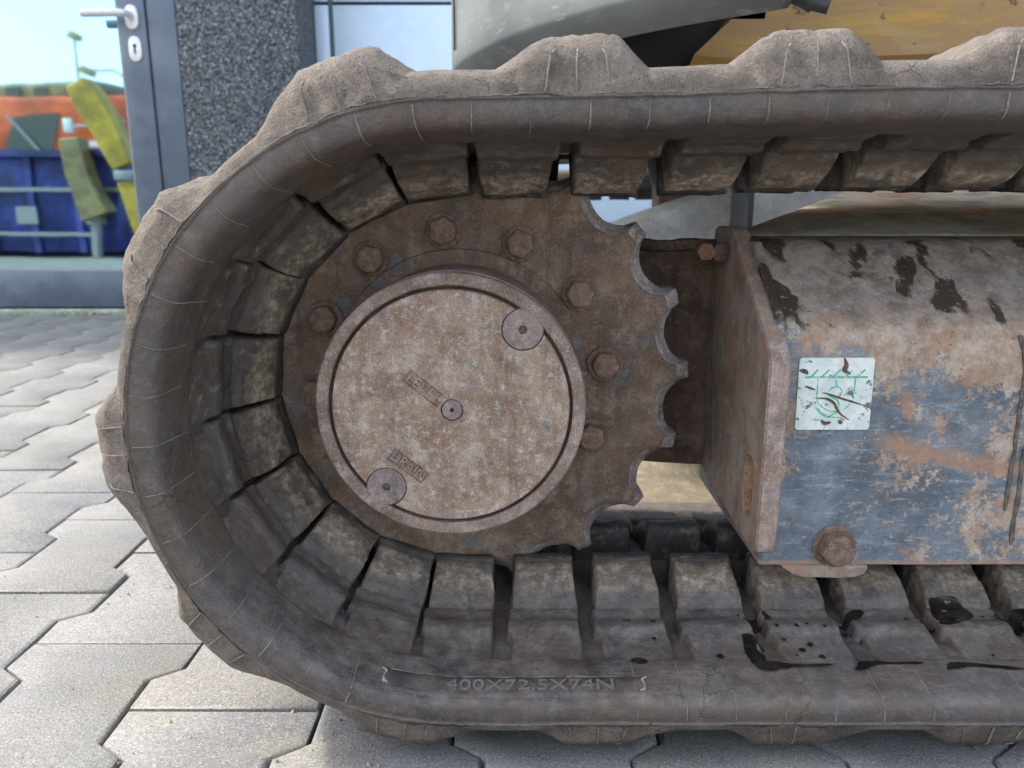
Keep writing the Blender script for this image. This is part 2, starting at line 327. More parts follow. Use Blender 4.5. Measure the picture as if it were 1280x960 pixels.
# ------------------------------------------------------------------ mesh helpers
def link(name, me, mat=None, parent=None, **props):
    o = bpy.data.objects.new(name, me); COL.objects.link(o)
    if mat is not None and me is not None and not me.materials:
        for mm in (mat if isinstance(mat, (list, tuple)) else [mat]): me.materials.append(mm)
    if parent is not None:
        o.parent = parent
        o.matrix_parent_inverse = WORLD.get(parent.name, Matrix()).inverted()
    for k, v in props.items(): o[k] = v
    return o
WORLD = {}
def mesh(name, verts, faces, smooth=True, mi=None):
    me = bpy.data.meshes.new(name); me.from_pydata([tuple(v) for v in verts], [], faces); me.update()
    if smooth:
        me.polygons.foreach_set('use_smooth', [True] * len(me.polygons))
    if mi: me.polygons.foreach_set('material_index', mi)
    return me
class MB:
    def __init__(s): s.v = []; s.f = []
    def add(s, vs, fs):
        b = len(s.v); s.v += [Vector(v) for v in vs]; s.f += [tuple(i + b for i in f) for f in fs]; return s
    def box(s, x0, x1, y0, y1, z0, z1):
        return s.add([(x0,y0,z0),(x1,y0,z0),(x1,y1,z0),(x0,y1,z0),(x0,y0,z1),(x1,y0,z1),(x1,y1,z1),(x0,y1,z1)],
                     [(0,3,2,1),(4,5,6,7),(0,1,5,4),(1,2,6,5),(2,3,7,6),(3,0,4,7)])
    def tube(s, pts, r, n=8, caps=True):
        pts = [Vector(p) for p in pts]; k = len(pts); vs = []
        rr = r if isinstance(r, (list, tuple)) else [r] * k
        for i, p in enumerate(pts):
            d = (pts[min(i + 1, k - 1)] - pts[max(i - 1, 0)]).normalized()
            a = Vector((0, 0, 1)) if abs(d.z) < .9 else Vector((1, 0, 0))
            u = d.cross(a).normalized(); v = d.cross(u)
            for j in range(n):
                t = 2 * math.pi * j / n; vs.append(p + (u * math.cos(t) + v * math.sin(t)) * rr[i])
        fs = [(i*n+j, i*n+(j+1) % n, (i+1)*n+(j+1) % n, (i+1)*n+j) for i in range(k-1) for j in range(n)]
        if caps: fs += [tuple(range(n))[::-1], tuple(range((k-1)*n, k*n))]
        return s.add(vs, fs)
    def lathe_y(s, prof, cx, cz, n=96, cap_first=False, cap_last=False):
        """prof: list of (radius, y); axis along Y; first point nearest the camera"""
        vs = [(cx + r*math.cos(2*math.pi*j/n), y, cz + r*math.sin(2*math.pi*j/n)) for r, y in prof for j in range(n)]
        k = len(prof)
        fs = [(i*n+j, (i+1)*n+j, (i+1)*n+(j+1) % n, i*n+(j+1) % n) for i in range(k-1) for j in range(n)]
        if cap_first: fs.append(tuple(range(n)))
        if cap_last: fs.append(tuple(range((k-1)*n, k*n))[::-1])
        return s.add(vs, fs)
    def prism(s, poly, axis, a, b):
        """extrude a polygon of 2-tuples along axis ('x','y','z') from a to b"""
        def P(p, t):
            return {'x': (t, p[0], p[1]), 'y': (p[0], t, p[1]), 'z': (p[0], p[1], t)}[axis]
        n = len(poly); vs = [P(p, a) for p in poly] + [P(p, b) for p in poly]
        fs = [(i, (i+1) % n, n+(i+1) % n, n+i) for i in range(n)] + [tuple(range(n))[::-1], tuple(range(n, 2*n))]
        return s.add(vs, fs)
    def bm(s, bevel=0, seg=2, sub=0):
        b = bmesh.new(); vs = [b.verts.new(v) for v in s.v]
        for f in s.f:
            try: b.faces.new([vs[i] for i in f])
            except ValueError: pass
        bmesh.ops.recalc_face_normals(b, faces=b.faces)
        if bevel:
            ed = [e for e in b.edges if len(e.link_faces) == 2 and e.calc_face_angle(0) > 0.5]
            bmesh.ops.bevel(b, geom=ed, offset=bevel, segments=seg, affect='EDGES', profile=0.5, clamp_overlap=True)
        return b
    def build(s, name, mat, parent=None, bevel=0, seg=2, smooth=True, angle=40, **props):
        b = s.bm(bevel, seg); me = bpy.data.meshes.new(name); b.to_mesh(me); b.free()
        if smooth: me.polygons.foreach_set('use_smooth', [True] * len(me.polygons)); me.set_sharp_from_angle(angle=R_(angle))
        return link(name, me, mat, parent, **props)
def sm(a, b, x):
    t = min(1, max(0, (x - a) / (b - a))); return t * t * (3 - 2 * t)
def nz(p, sc, seed=0): return mnoise.noise(Vector(p) * sc + Vector((seed, seed * 1.7, -seed)))
def fbm(p, sc, o=4, seed=0): return mnoise.fractal(Vector(p) * sc + Vector((seed, seed * 1.7, -seed)), 0.8, 2.1, o)
def rough_mesh(me, amp, sc, seed=0):
    for v in me.vertices:
        n = v.normal; v.co = v.co + n * (fbm(v.co, sc, 3, seed) * amp)
    me.update()

# ------------------------------------------------------------------ ground: pavement of interlocking stones
GZ = -0.010
gp = MB(); gp.add([(-400,-400,GZ-.012),(400,-400,GZ-.012),(400,400,GZ-.012),(-400,400,GZ-.012)], [(0,1,2,3)])
pavement = gp.build('pavement', M['sand'], smooth=False, kind='structure', label='bed of grey interlocking paving stones with dark sandy joints')
W_, N_ = 0.0823 - .0012, 0.0573 - .0012
E_ = 0.1 - .0007
outl = [(-W_,-E_),(W_,-E_),(W_,-.058),(N_,-.041),(N_,.041),(W_,.058),(W_,E_),(-W_,E_),(-W_,.058),(-N_,.041),(-N_,-.041),(-W_,-.058)]
def stone_geo(rg=0.0):
    n = len(outl); b = []; 
    for z, ins in ((-.03, 0), (-.0042, 0), (-.0012, .0012), (0, .0042)):
        for x, y in outl:
            jx = rg * (random.random() - .5); jy = rg * (random.random() - .5)
            b.append((x - math.copysign(ins, x) + jx, y - (math.copysign(ins, y) if abs(y) > .09 else 0) + jy, z))
    f = [(k*n+i, k*n+(i+1) % n, (k+1)*n+(i+1) % n, (k+1)*n+i) for k in range(3) for i in range(n)]
    f.append(tuple(range(3*n, 4*n)))
    return b, f
stone_meshes = []
for i in range(8):
    v, f = stone_geo(.0022); me = mesh('paving_stone', v, f, True); me.materials.append(M['paver'])
    me.set_sharp_from_angle(angle=R_(50)); stone_meshes.append(me)
cells = []
for k in range(-40, 45):
    cx = -0.3835 + .1395 * k
    for r in range(-32, 14):
        cy = 0.269 + .2 * r - (0.1 if k % 2 else 0)
        if cy < 2.50: cells.append((cx, cy))
def vis(c):                                            # how large a stone shows in the photograph
    x, y = c; d = y + .5
    if d < .30: return -1e9 + d
    inv = abs(x) / d < .74
    hidden = (x > -.12 and y > .12) or (x > -.30 and y > 1.2 and x > -.2*d)
    return -d - (0 if inv else 100) - (30 if hidden else 0)
cells.sort(key=vis, reverse=True)
for c in cells[:280]:
    o = link('paving_stone', random.choice(stone_meshes), None, pavement)
    o.location = (c[0], c[1], GZ + random.uniform(-.0012, .0006))
    o.rotation_euler = (R_(random.uniform(-.25, .25)), R_(random.uniform(-.25, .25)), R_(random.uniform(-.3, .3)))
rest = MB(); sv, sf = stone_geo()
for c in cells[280:]:
    dz = random.uniform(-.0012, .0006)
    rest.add([(x + c[0], y + c[1], z + GZ + dz) for x, y, z in sv], sf)
link('paving_stone', mesh('paving_stones_beyond', rest.v, rest.f, False), M['paver'], pavement, kind='stuff')

cr = MB(); rc = random.Random(5)
for i in range(420):
    x = -.75 + 1.2 * rc.random() ** .8; y = rc.uniform(-.16, .9); r = rc.choice([.0007, .0009, .0012, .0018, .0026])
    if i < 170: x = -.60 + .5 * rc.random(); y = rc.uniform(-.05, .35)
    a = rc.random() * 6; pts = [(x + r*math.cos(a + k*1.57) * rc.uniform(.6, 1.2), y + r*math.sin(a + k*1.57) * rc.uniform(.6, 1.2), GZ - .0008) for k in range(4)]
    cr.add(pts + [(x, y, GZ + r * .9)], [(0,1,4),(1,2,4),(2,3,4),(3,0,4)])
link('soil_crumbs', mesh('soil_crumbs', cr.v, cr.f), plain('dry_soil', (.24,.19,.14), .95, var=.5, sc=200), None, kind='stuff', label='crumbs of dry soil scattered on the paving beside the track')

# ------------------------------------------------------------------ excavator root
ROOT = Vector((0.6, 0.95, GZ))
exc = bpy.data.objects.new('excavator', None); COL.objects.link(exc); exc.location = ROOT
WORLD['excavator'] = Matrix.Translation(ROOT)
exc['label'] = 'rusty tracked excavator seen close at its rubber track, sprocket and blue track frame'
exc['category'] = 'excavator'

# ---- guide curve of the track edge: bottom run (s<0), half circle, top run
TR, TCX, TCZ = 0.221, -0.041, 0.2475
SL = math.pi * TR
PITCHL = 0.0735
def Cn(s):
    if s < 0: return Vector((TCX - s, 0, TCZ - TR)), Vector((0, 0, 1))
    if s > SL:
        d = s - SL; return Vector((TCX + d, 0, TCZ + TR + .0065 * sm(0, .36, d))), Vector((0, 0, -1))
    a = -math.pi / 2 - s / TR; r = Vector((math.cos(a), 0, math.sin(a)))
    return Vector((TCX, 0, TCZ)) + r * TR, -r
def T(s, y, h):
    c, n = Cn(s); p = c + n * h; p.y = y; return p
def OF(s, y):          # the belt edge is thinner where it bends round the sprocket and along the ground
    return 1 - .24 * (1 - sm(.50, .68, s)) * (1 - sm(.02, .10, y))
def TN(s, y, h):         # a point on the belt including its uneven surface
    dh = .0009 * nz((s, y * .6, 0), 14) + .0004 * nz((s, y, h), 70, 3)
    return T(s, y + .0008 * nz((s, y, h * 3), 18, 5), h + dh)
def lug_mat(s):
    c, n = Cn(s); x = Vector((0, 1, 0)).cross(n)
    m = Matrix((x, Vector((0, 1, 0)), n)).transposed().to_4x4(); m.translation = c; return m

# ---- carcass
half = [(.0004,-.0012),(-.0004,-.0003),(-.0002,.0006),(.0009,.0010),(.0003,.0030),(.0003,.0080),(.0008,.0115),(.0020,.0145),(.0042,.0168),(.0080,.0184),(.014,.0197),(.022,.0208),(.034,.0222),(.0455,.0233),(.0480,.0231),(.0510,.0222),
        (.060,.0207),(.075,.0192),(.090,.0186),(.105,.0188),(.118,.0198),(.145,.0245),(.170,.0245),(.176,.0210),(.184,.0170)]
inner = half + [(.4 - y, h) for y, h in reversed(half)]
outer = [(.399,-.004),(.396,-.0085),(.388,-.0118),(.36,-.0125)] + [(.33 - i * .03, -.0160 + .0035 * sm(.06, .3, .33 - i * .03)) for i in range(9)] + [(.045,-.0160),(.030,-.0160),(.020,-.0152),(.012,-.0142),(.0065,-.0122),(.0036,-.0095),(.0018,-.0060),(.0008,-.0030)]
prof = inner + outer; NP = len(prof); n_in = len(inner)
S0, S1, DS = -1.45, SL + 1.45, 0.006
ns = int((S1 - S0) / DS)
vs = []; fs = []; mi = []
for i in range(ns + 1):
    s = S0 + i * DS
    for y, h in prof:
        if h < -.002: h *= OF(s, y) * (1 + .26 * sm(.52, .68, s) * (1 - sm(.05, .12, y)))
        p = T(s, y, h)
        q = Vector((s, y, h))
        k = 1.0 if y < .05 or h < 0 else .5
        dh = k * (.0009 * nz((s, y * .6, 0), 14) + .0004 * nz((s, y, h), 70, 3))
        if -.002 < h < .002: dh += .0006 * nz((s, 0, 0), 90, 9)
        c, n = Cn(s); p = p + n * dh; p.y += .0008 * nz((s, y, h * 3), 18, 5)
        vs.append(p)
for i in range(ns):
    for j in range(NP):
        k = (j + 1) % NP
        fs.append((i*NP+j, i*NP+k, (i+1)*NP+k, (i+1)*NP+j)); mi.append(0 if 1 <= j < n_in - 2 else 1)
fs += [tuple(range(NP)), tuple(range(ns*NP, (ns+1)*NP))[::-1]]; mi += [0, 0]
me = mesh('rubber_track', vs, fs, True, mi); 
track = link('rubber_track', me, [M['rubber'], M['rubber_tan']], exc)

# ---- drive lugs (rigid height-field blocks)
def lug_h(x, y, seed=0):
    base = .0175
    wl = .0318 + (.0034 if .084 < y < .113 else .0034 * max(0, 1 - abs(y - (.084 if y < .1 else .113)) / .004))
    side = lambda wneg, wpos, e: min(sm(0, e, x + wneg), sm(0, e, wpos - x))
    top = .0241 - .0018 * (1 - sm(.0425, .0475, y)) + .0052 * sm(.046, .095, y) + .0030 * sm(.078, .086, y) - .0022 * sm(.092, .101, y) * (1 - sm(.104, .111, y)) - .0005 * sm(.110, .118, y)
    h1 = base + (top - base) * side(wl, .0316, .0045) * (1 - sm(.126, .130, y))
    ht = .034 + (.0550 - .034) * sm(.109, .147, y) ** 0.85 + .0025 * sm(.141, .152, y)
    lip = .0026 * sm(.1580, .1600, y) * (1 - sm(.1675, .1695, y))
    w2 = .0318 - .0022 * sm(.12, .15, y) + (.0014 if y > .158 else 0)
    h2 = base + (ht + lip - base) * side(w2, w2, .0042) * sm(.110, .117, y) * (1 - sm(.1715, .1742, y))
    return max(h1, h2)
xs = [-.0368,-.0358,-.0347,-.0335,-.0323,-.0312,-.0301,-.0290,-.0278,-.0264,-.0245,-.020,-.015,-.010,-.005,0,.005,.010,.015,.020,.0245,.0264,.0275,.0287,.0298,.0308,.0318,.0328]
ys = [.0425,.0440,.0455,.0468,.048,.0505,.053,.056,.061,.067,.074,.080,.083,.085,.0875,.091,.095,.099,.103,.107,.110,.1125,.115,.1175,.120,.1235,.128,.133,.138,.143,.147,.1505,.154,.1575,.1592,.1606,.164,.1675,.1690,.171,.172,.173,.1742]
def lug_mesh(seed, mirror):
    rnd = random.Random(seed); sx = rnd.uniform(-.001, .001); vs = []
    for y in ys:
        for x in xs:
            wob = .0016 * nz((x, y, seed), 60, seed) ; h = lug_h(x + sx + .0012 * nz((y, seed, 0), 50), y + .0018 * nz((x, seed, 1), 45), seed)
            raised = sm(.0225, .030, h)
            h += raised * (.0016 * nz((x, y, 0), 38, seed) + .0007 * fbm((x, y, 0), 170, 3, seed))
            vs.append((x, .4 - y if mirror else y, h - .001))
    nx = len(xs); fs = []
    for j in range(len(ys) - 1):
        for i in range(nx - 1):
            f = (j*nx+i, j*nx+i+1, (j+1)*nx+i+1, (j+1)*nx+i); fs.append(f[::-1] if mirror else f)
    me = mesh('drive_lug', vs, fs, True); me.materials.append(M['lug']); return me
near_m = [lug_mesh(i, False) for i in range(6)]; far_m = [lug_mesh(20 + i, True) for i in range(3)]
LOFF = 0.0042
near_lugs = []
for k in range(-13, 24):
    s = k * PITCHL + LOFF
    if not (-.95 < s < SL + .95): continue
    o = link('drive_lug', near_m[(k * 5 + 2) % 6], None, track); o.matrix_basis = lug_mat(s + (random.uniform(-.0012, .0012) if s > 0 else 0)) @ Matrix.Rotation(R_(random.uniform(-1, 1) if s > 0 else 0), 4, 'Y'); near_lugs.append((s, o))
    o = link('drive_lug', far_m[k % 3], None, track); o.matrix_basis = lug_mat(s + .010)

# ---- tread lugs: two staggered rows, bent with the track
def TW(u):
    a = abs(u); e, q = (.80, .38) if u > 0 else (.99, .33)
    t = min(1, max(0, (e - a) / (e - q)))
    return .72 * t + .28 * t * t * (3 - 2 * t)
def tread_geo(s0, far, seed):
    nu, nv = 44, 22; vs = []; rows = []
    for j in range(nv):
        t = j / (nv - 1)
        y = -.0002 + .21 * t ** 1.7 if not far else .40 - (-.0002 + .21 * t ** 1.7)
        yy = y if not far else .4 - y
        core = .0028 + .0175 * sm(.0, .005, yy) + .0115 * sm(.003, .016, yy) + .0042 * sm(.012, .05, yy)
        core *= 1 - .95 * sm(.185, .21, yy)
        for i in range(nu):
            u = (i / (nu - 1) - .5) * 2
            a = abs(u); w = TW(u)
            wid = .066 - .012 * sm(0, .05, yy)
            s = s0 + u * wid + .10 * yy * (1 if not far else -1)
            base = {True: .001, False: 0}[False]
            surf = -( .0028 + .0070 * sm(.0005, .004, yy) + .0048 * sm(.003, .016, yy))      # carcass outside
            h = surf * (1 if yy > .003 else .9) - max(0, core - .0028) * w * .82 + .0010 * (1 - w) + .0006
            h *= OF(s, yy)
            h += w * (.0016 * nz((s, y, seed), 40, seed) + .0016 * fbm((s, y, 0), 130, 4, seed))
            yq = y + w * .0010 * nz((s * 2, y, 1), 60, seed)
            vs.append(T(s, yq, h))
    fs = []
    for j in range(nv - 1):
        for i in range(nu - 1):
            f = (j*nu+i, (j+1)*nu+i, (j+1)*nu+i+1, j*nu+i+1); fs.append(f if far else f[::-1])
    return mesh('tread_lug', vs, fs, True)
def lug_face(s0, u, t):     # a point on the near face of a tread lug (for its mould lines)
    yy = .0002 + .009 * t
    core = .0028 + .0175 * sm(.0, .005, yy) + .0115 * sm(.003, .016, yy) + .0042 * sm(.012, .05, yy)
    surf = -(.0028 + .0070 * sm(.0005, .004, yy) + .0048 * sm(.003, .016, yy))
    w = TW(u / .066)
    return T(s0 + u + .1 * yy, yy - .0007, (surf - max(0, core - .0028) * w * .82) * OF(s0, yy) - .0004)
TL = []
for k in range(-8, 15):
    s = (2 * k + .55) * PITCHL - .004 * sm(.45, .75, k / 10)
    if not (S0 + .1 < s < S1 - .1): continue
    TL.append(s)
    link('tread_lug', tread_geo(s, False, k + 30), M['rubber_tan'], track)
    link('tread_lug', tread_geo(s + PITCHL, True, k + 70), M['rubber_tan'], track)

# ---- raised mould seams on the side wall and tread lugs
sb = MB()
def ridge(pts, r=.0008): sb.tube(pts, r, 5)
edge = [(.0002,.003),(.0003,.0080),(.0008,.0117),(.0020,.0147),(.0042,.0169),(.0080,.0186),(.014,.0199),(.022,.0210),(.034,.0224),(.043,.0233)]
k = -20
while k < 60:
    s = k * PITCHL / 2 + .012
    k += 1
    if not (-.75 < s < SL + .75): continue
    if -.13 < s < .05: continue                                   # the size panel is here
    if random.random() < .08: continue
    ln = random.choice([8, 9, 9, 10, 10]) if s < SL else random.choice([5, 6, 6, 7])
    sk = random.uniform(-.003, .003)
    ridge([TN(s + sk * y / .04 + .0006 * nz((s, y, 0), 90), y - .0002, h - .0001) for y, h in edge[:ln]], random.uniform(.0003, .00065))
for s in TL:
    if not (-.6 < s < SL + .6): continue
    for u in (-.022, 0, .022):
        if random.random() < .12: continue
        u += random.uniform(-.003, .003)
        ridge([lug_face(s, u * (1 - .35 * t), t) for t in [0, .15, .3, .45, .6, .8]], random.uniform(.0004, .0007))
sb.build('mould_seam', M['seam'], track, kind='stuff')

# ---- size panel and raised lettering
pb = MB()
sp = [(-.104, .0050), (.064, .0050)]
NQ = 40; pv = []; pf = []
for i in range(NQ + 1):
    x = -.104 + .205 * i / NQ
    for y, h in ((.0070, .0172), (.0076, .0184), (.0120, .0193), (.0190, .0205), (.0270, .0215), (.0274, .0205)):
        pv.append(TN(-(x - TCX), y + .0003 * nz((x, 0, 0), 80), h + .0004))
for i in range(NQ):
    for j in range(5): pf.append((i*6+j, i*6+j+1, (i+1)*6+j+1, (i+1)*6+j))
me = mesh('size_panel', pv, pf, True); link('size_panel', me, M['rubber'], track)
eb = MB()
eb.tube([TN(-(x - TCX), .0274 + .0006 * nz((x, 1, 0), 60), .0216) for x in [-.100 + .2 * i / 50 for i in range(51)]], [.00028 + .0005 * max(0, nz((i, 0, 0), .6)) for i in range(51)], 5)
for x0, sg in ((.1, -1), (-.103, 1)):
    pts = [(x0 - sg*.004, .0268), (x0, .0245), (x0 + .0015*(-sg), .0190), (x0 - sg*.0005, .0140), (x0 + sg*.003, .0128)]
    eb.tube([TN(-(x - TCX), y, .0193 + (y - .012) * .147 + .0006) for x, y in pts], [.0005, .0010, .0007, .0012, .0005], 5)
eb.build('torn_panel_edge', M['flash_white'], track)
def text_mesh(body, size, extrude):
    cu = bpy.data.curves.new('txt', 'FONT'); cu.body = body; cu.size = size; cu.extrude = extrude
    cu.align_x = 'CENTER'; cu.align_y = 'CENTER'; cu.resolution_u = 3
    o = bpy.data.objects.new('txt', cu); COL.objects.link(o)
    dg = bpy.context.evaluated_depsgraph_get(); me = bpy.data.meshes.new_from_object(o.evaluated_get(dg))
    bpy.data.objects.remove(o); return me
tm = text_mesh('400X72.5X74N', .0155, .0006)
wid_ = max(v.co.x for v in tm.vertices) - min(v.co.x for v in tm.vertices)
for v in tm.vertices:
    x, y, z = v.co; x *= .128 / wid_; Y = .0175 + y * .95
    v.co = TN(-(x + .014 - TCX), Y, .0193 + (Y - .012) * .147 + .0013 + z)
tm.update(); link('raised_lettering', tm, M['letter'], track)

# ---- oil puddles lying on the lower lugs
def lug_surface(X, Y):
    s = -(X - TCX); k = round((s - LOFF) / PITCHL); x = X - (TCX - (k * PITCHL + LOFF))
    return T(s, Y, 0).z + max(.0190 if Y > .047 else .0230, lug_h(x, Y) - .001)
def puddle(poly, name='oil_stain'):
    cx = sum(p[0] for p in poly) / len(poly); cy = sum(p[1] for p in poly) / len(poly)
    ring = []
    for i, p in enumerate(poly):
        q = poly[(i + 1) % len(poly)]
        for t in (0, .25, .5, .75): ring.append((p[0] + (q[0]-p[0])*t, p[1] + (q[1]-p[1])*t))
    P_ = [Vector(p) for p in poly]; n_ = len(P_); ring = []
    for i in range(n_):
        p0, p1, p2, p3 = P_[i-1], P_[i], P_[(i+1) % n_], P_[(i+2) % n_]
        for j in range(5):
            t = j / 5; ring.append(tuple(.5*((2*p1) + (p2-p0)*t*.8 + ((2*p0-5*p1+4*p2-p3)*.8 + (p2-p1)*.6)*t*t*1.0 + ((3*p1-p0-3*p2+p3)*.8 + (p1-p2)*.2*2)*t**3*1.0)) if False else tuple(p1.lerp(p2, t) + ((p2-p0).normalized()*t*(1-t)**2 - (p3-p1).normalized()*t*t*(1-t)) * min((p2-p1).length, .012) * .8))
    ring = [(x + .0011 * nz((x, y, 0), 260), y + .0011 * nz((y, x, 3), 260)) for x, y in ring]
    b = bmesh.new(); vs = [b.verts.new((x, y, 0)) for x, y in ring]; f = b.faces.new(vs)
    bmesh.ops.triangulate(b, faces=[f])
    for _ in range(2):
        bmesh.ops.subdivide_edges(b, edges=[e for e in b.edges if e.calc_length() > .004], cuts=1, use_grid_fill=False)
        bmesh.ops.triangulate(b, faces=b.faces)
    for v in b.verts: v.co.z = lug_surface(v.co.x, v.co.y) + .0008
    bmesh.ops.recalc_face_normals(b, faces=b.faces)
    me = bpy.data.meshes.new(name); b.to_mesh(me); b.free()
    me.polygons.foreach_set('use_smooth', [True] * len(me.polygons))
    return link(name, me, M['oil'], track)
for P in ([(.193,.078),(.204,.076),(.212,.062),(.218,.052),(.215,.0435),(.234,.0415),(.2525,.0418),(.2528,.0398),(.232,.0385),(.212,.036),(.202,.032),(.193,.036),(.189,.055)],
          [(.2054,.1138),(.2206,.1095),(.2237,.099),(.2103,.0941),(.2004,.0969)],
          [(.277,.051),(.288,.051),(.297,.0446),(.3269,.045),(.3254,.0422),(.2935,.0415),(.2843,.0387),(.2742,.0336),(.2688,.0346),(.2751,.0422)],
          [(.3767,.120),(.3926,.1201),(.4005,.1081),(.4006,.1032),(.3871,.0929),(.3699,.0868),(.3577,.0957),(.3518,.1074),(.3684,.1181)],
          [(.3481,.0439),(.3653,.0429),(.4011,.037),(.3989,.0336),(.3629,.0387),(.3472,.0353),(.341,.0346)],
          [(.4227,.1074),(.4723,.1139),(.4608,.0829),(.4202,.0929)], [(.2888,.1053),(.3034,.1108),(.3071,.1074),(.2934,.0948),(.2864,.0979)],
          [(.094,.0465),(.101,.050),(.108,.047),(.104,.042),(.098,.043)], [(.135,.050),(.142,.053),(.146,.049),(.139,.046)]):
    puddle(P)
rq = random.Random(12)
for i in range(26):
    x = rq.uniform(.08, .42); y = rq.uniform(.05, .105); r = rq.choice([.0012, .0016, .0022, .003])
    puddle([(x + r*math.cos(a) * rq.uniform(.7, 1.2), y + r*math.sin(a) * rq.uniform(.7, 1.2)) for a in (0, 1, 2, 3, 4, 5)])

# ------------------------------------------------------------------ sprocket
SCX, SCZ = -0.046, 0.255
NT, PH = 19, R_(1.4)
def scallop(tipR, rootR, n=22):
    pts = []
    for k in range(NT):
        a0 = PH + 2 * math.pi * k / NT
        wear = random.uniform(-.0015, .0012)
        for i in range(n):
            t = i / n; c = abs(2 * t - 1)                          # 1 at the tips, 0 in the root
            cc = min(1, c / .80); r = rootR + (tipR + wear - rootR) * (1 - math.sqrt(max(0, 1 - cc ** 2.0)))
            a = a0 + 2 * math.pi / NT * (t + .018 * math.sin(2 * math.pi * t))
            pts.append((r, a))
    return pts
Y0 = .1655
random.seed(3); o1 = scallop(.2048, .1850); random.seed(3); o2 = scallop(.2038, .1840); random.seed(3); o3 = scallop(.1915, .1742)
n = len(o1)
rings = []
def ring_of(pts, y): return [(SCX + r*math.cos(a), y, SCZ + r*math.sin(a)) for r, a in pts]
rings.append([(SCX + .08*math.cos(a), Y0, SCZ + .08*math.sin(a)) for r, a in o1])
for q in (.112, .150, .162): rings.append([(SCX + q*math.cos(a), Y0, SCZ + q*math.sin(a)) for r, a in o1])
rings.append(ring_of([(r - .0015, a) for r, a in o3], Y0)); rings.append(ring_of([(r + .001, a) for r, a in o3], Y0 + .0008))
rings.append(ring_of([(r - .003, a) for r, a in o2], Y0 + .0075)); rings.append(ring_of(o1, Y0 + .0105)); rings.append(ring_of([(r + .0003, a) for r, a in o1], Y0 + .020)); rings.append(ring_of(o1, Y0 + .030))
rings.append(ring_of(o2, Y0 + .033)); rings.append(ring_of(o3, Y0 + .041)); rings.append([(SCX + .08*math.cos(a), Y0 + .041, SCZ + .08*math.sin(a)) for r, a in o1])
vs = []; 
for rg in rings: vs += rg
fs = []; mi = []
for k in range(len(rings) - 1):
    for i in range(n):
        fs.append((k*n+i, (k+1)*n+i, (k+1)*n+(i+1) % n, k*n+(i+1) % n)); mi.append(1 if 5 <= k <= 9 else 0)
vs = [Vector(v) for v in vs]
for v in vs: 
    r = math.hypot(v.x - SCX, v.z - SCZ)
    v.y += .0006 * nz(v, 30) * (1 if r > .12 else 0)
    if r > .17: v.x += .0007 * nz(v, 90, 4); v.z += .0007 * nz(v, 90, 8)
me = mesh('sprocket', vs, fs, True, mi); me.set_sharp_from_angle(angle=R_(38))
sprocket = link('sprocket', me, [M['sprocket'], M['tooth']], exc)
hb = MB(); hb.lathe_y([(.0900, Y0 - .0040), (.1085, Y0 - .0040), (.1122, Y0 - .0028), (.1135, Y0 + .002)], SCX, SCZ, 128)
hb.build('mounting_flange', M['sprocket'], sprocket)
def hexprism(r, z0, z1, rc, rot):
    b = MB(); 
    top = [(rc*math.cos(rot+math.pi*2*i/24), rc*math.sin(rot+math.pi*2*i/24)) for i in range(24)]
    return b
def bolt_mesh(seed, wr=.0155, hr=.0118, hh=.0095):
    """axis along -Y: washer disc, hexagon head with a rounded crown"""
    rnd = random.Random(seed); rot = rnd.uniform(0, 1); b = MB(); n = 48
    def hexr(i, r, k):      # blend hexagon -> circle
        a = 2 * math.pi * i / n; c = math.cos(((a + rot) % (math.pi / 3)) - math.pi / 6)
        return r * (math.cos(math.pi / 6) / c * (1 - k) + .93 * k)
    prof = [(None, wr, 0, 1.07), (None, wr, -.0016, 1.07), (None, wr - .0012, -.0026, 1.07)]
    rings = []
    for (_, r, y, k) in prof: rings.append([(r*math.cos(2*math.pi*i/n), y, r*math.sin(2*math.pi*i/n)) for i in range(n)])
    for r, y, k in ((hr * 1.06, -.0026, 0), (hr * 1.06, -.0026 - hh * .72, 0), (hr * 1.0, -.0026 - hh * .88, .45), (hr * .84, -.0026 - hh, 1), (hr * .4, -.0026 - hh * 1.02, 1)):
        rings.append([(hexr(i, r, k)*math.cos(2*math.pi*i/n), y, hexr(i, r, k)*math.sin(2*math.pi*i/n)) for i in range(n)])
    vs = [v for rg in rings for v in rg]
    fs = [(k*n+i, (k+1)*n+i, (k+1)*n+(i+1) % n, k*n+(i+1) % n) for k in range(len(rings)-1) for i in range(n)]
    fs.append(tuple(range((len(rings)-1)*n, len(rings)*n)))
    me = mesh('bolt', vs, fs, True); rough_mesh(me, .00035, 160, seed); me.set_sharp_from_angle(angle=R_(32)); me.materials.append(M['bolt'])
    return me
bms = [bolt_mesh(i) for i in range(4)]
for i in range(12):
    a = R_(5.6 + 30 * i)
    o = link('bolt', bms[i % 4], None, sprocket); o.location = (SCX + .1285*math.cos(a), Y0 - .0005, SCZ + .1285*math.sin(a))
    o.rotation_euler = (0, random.uniform(0, 6), 0)

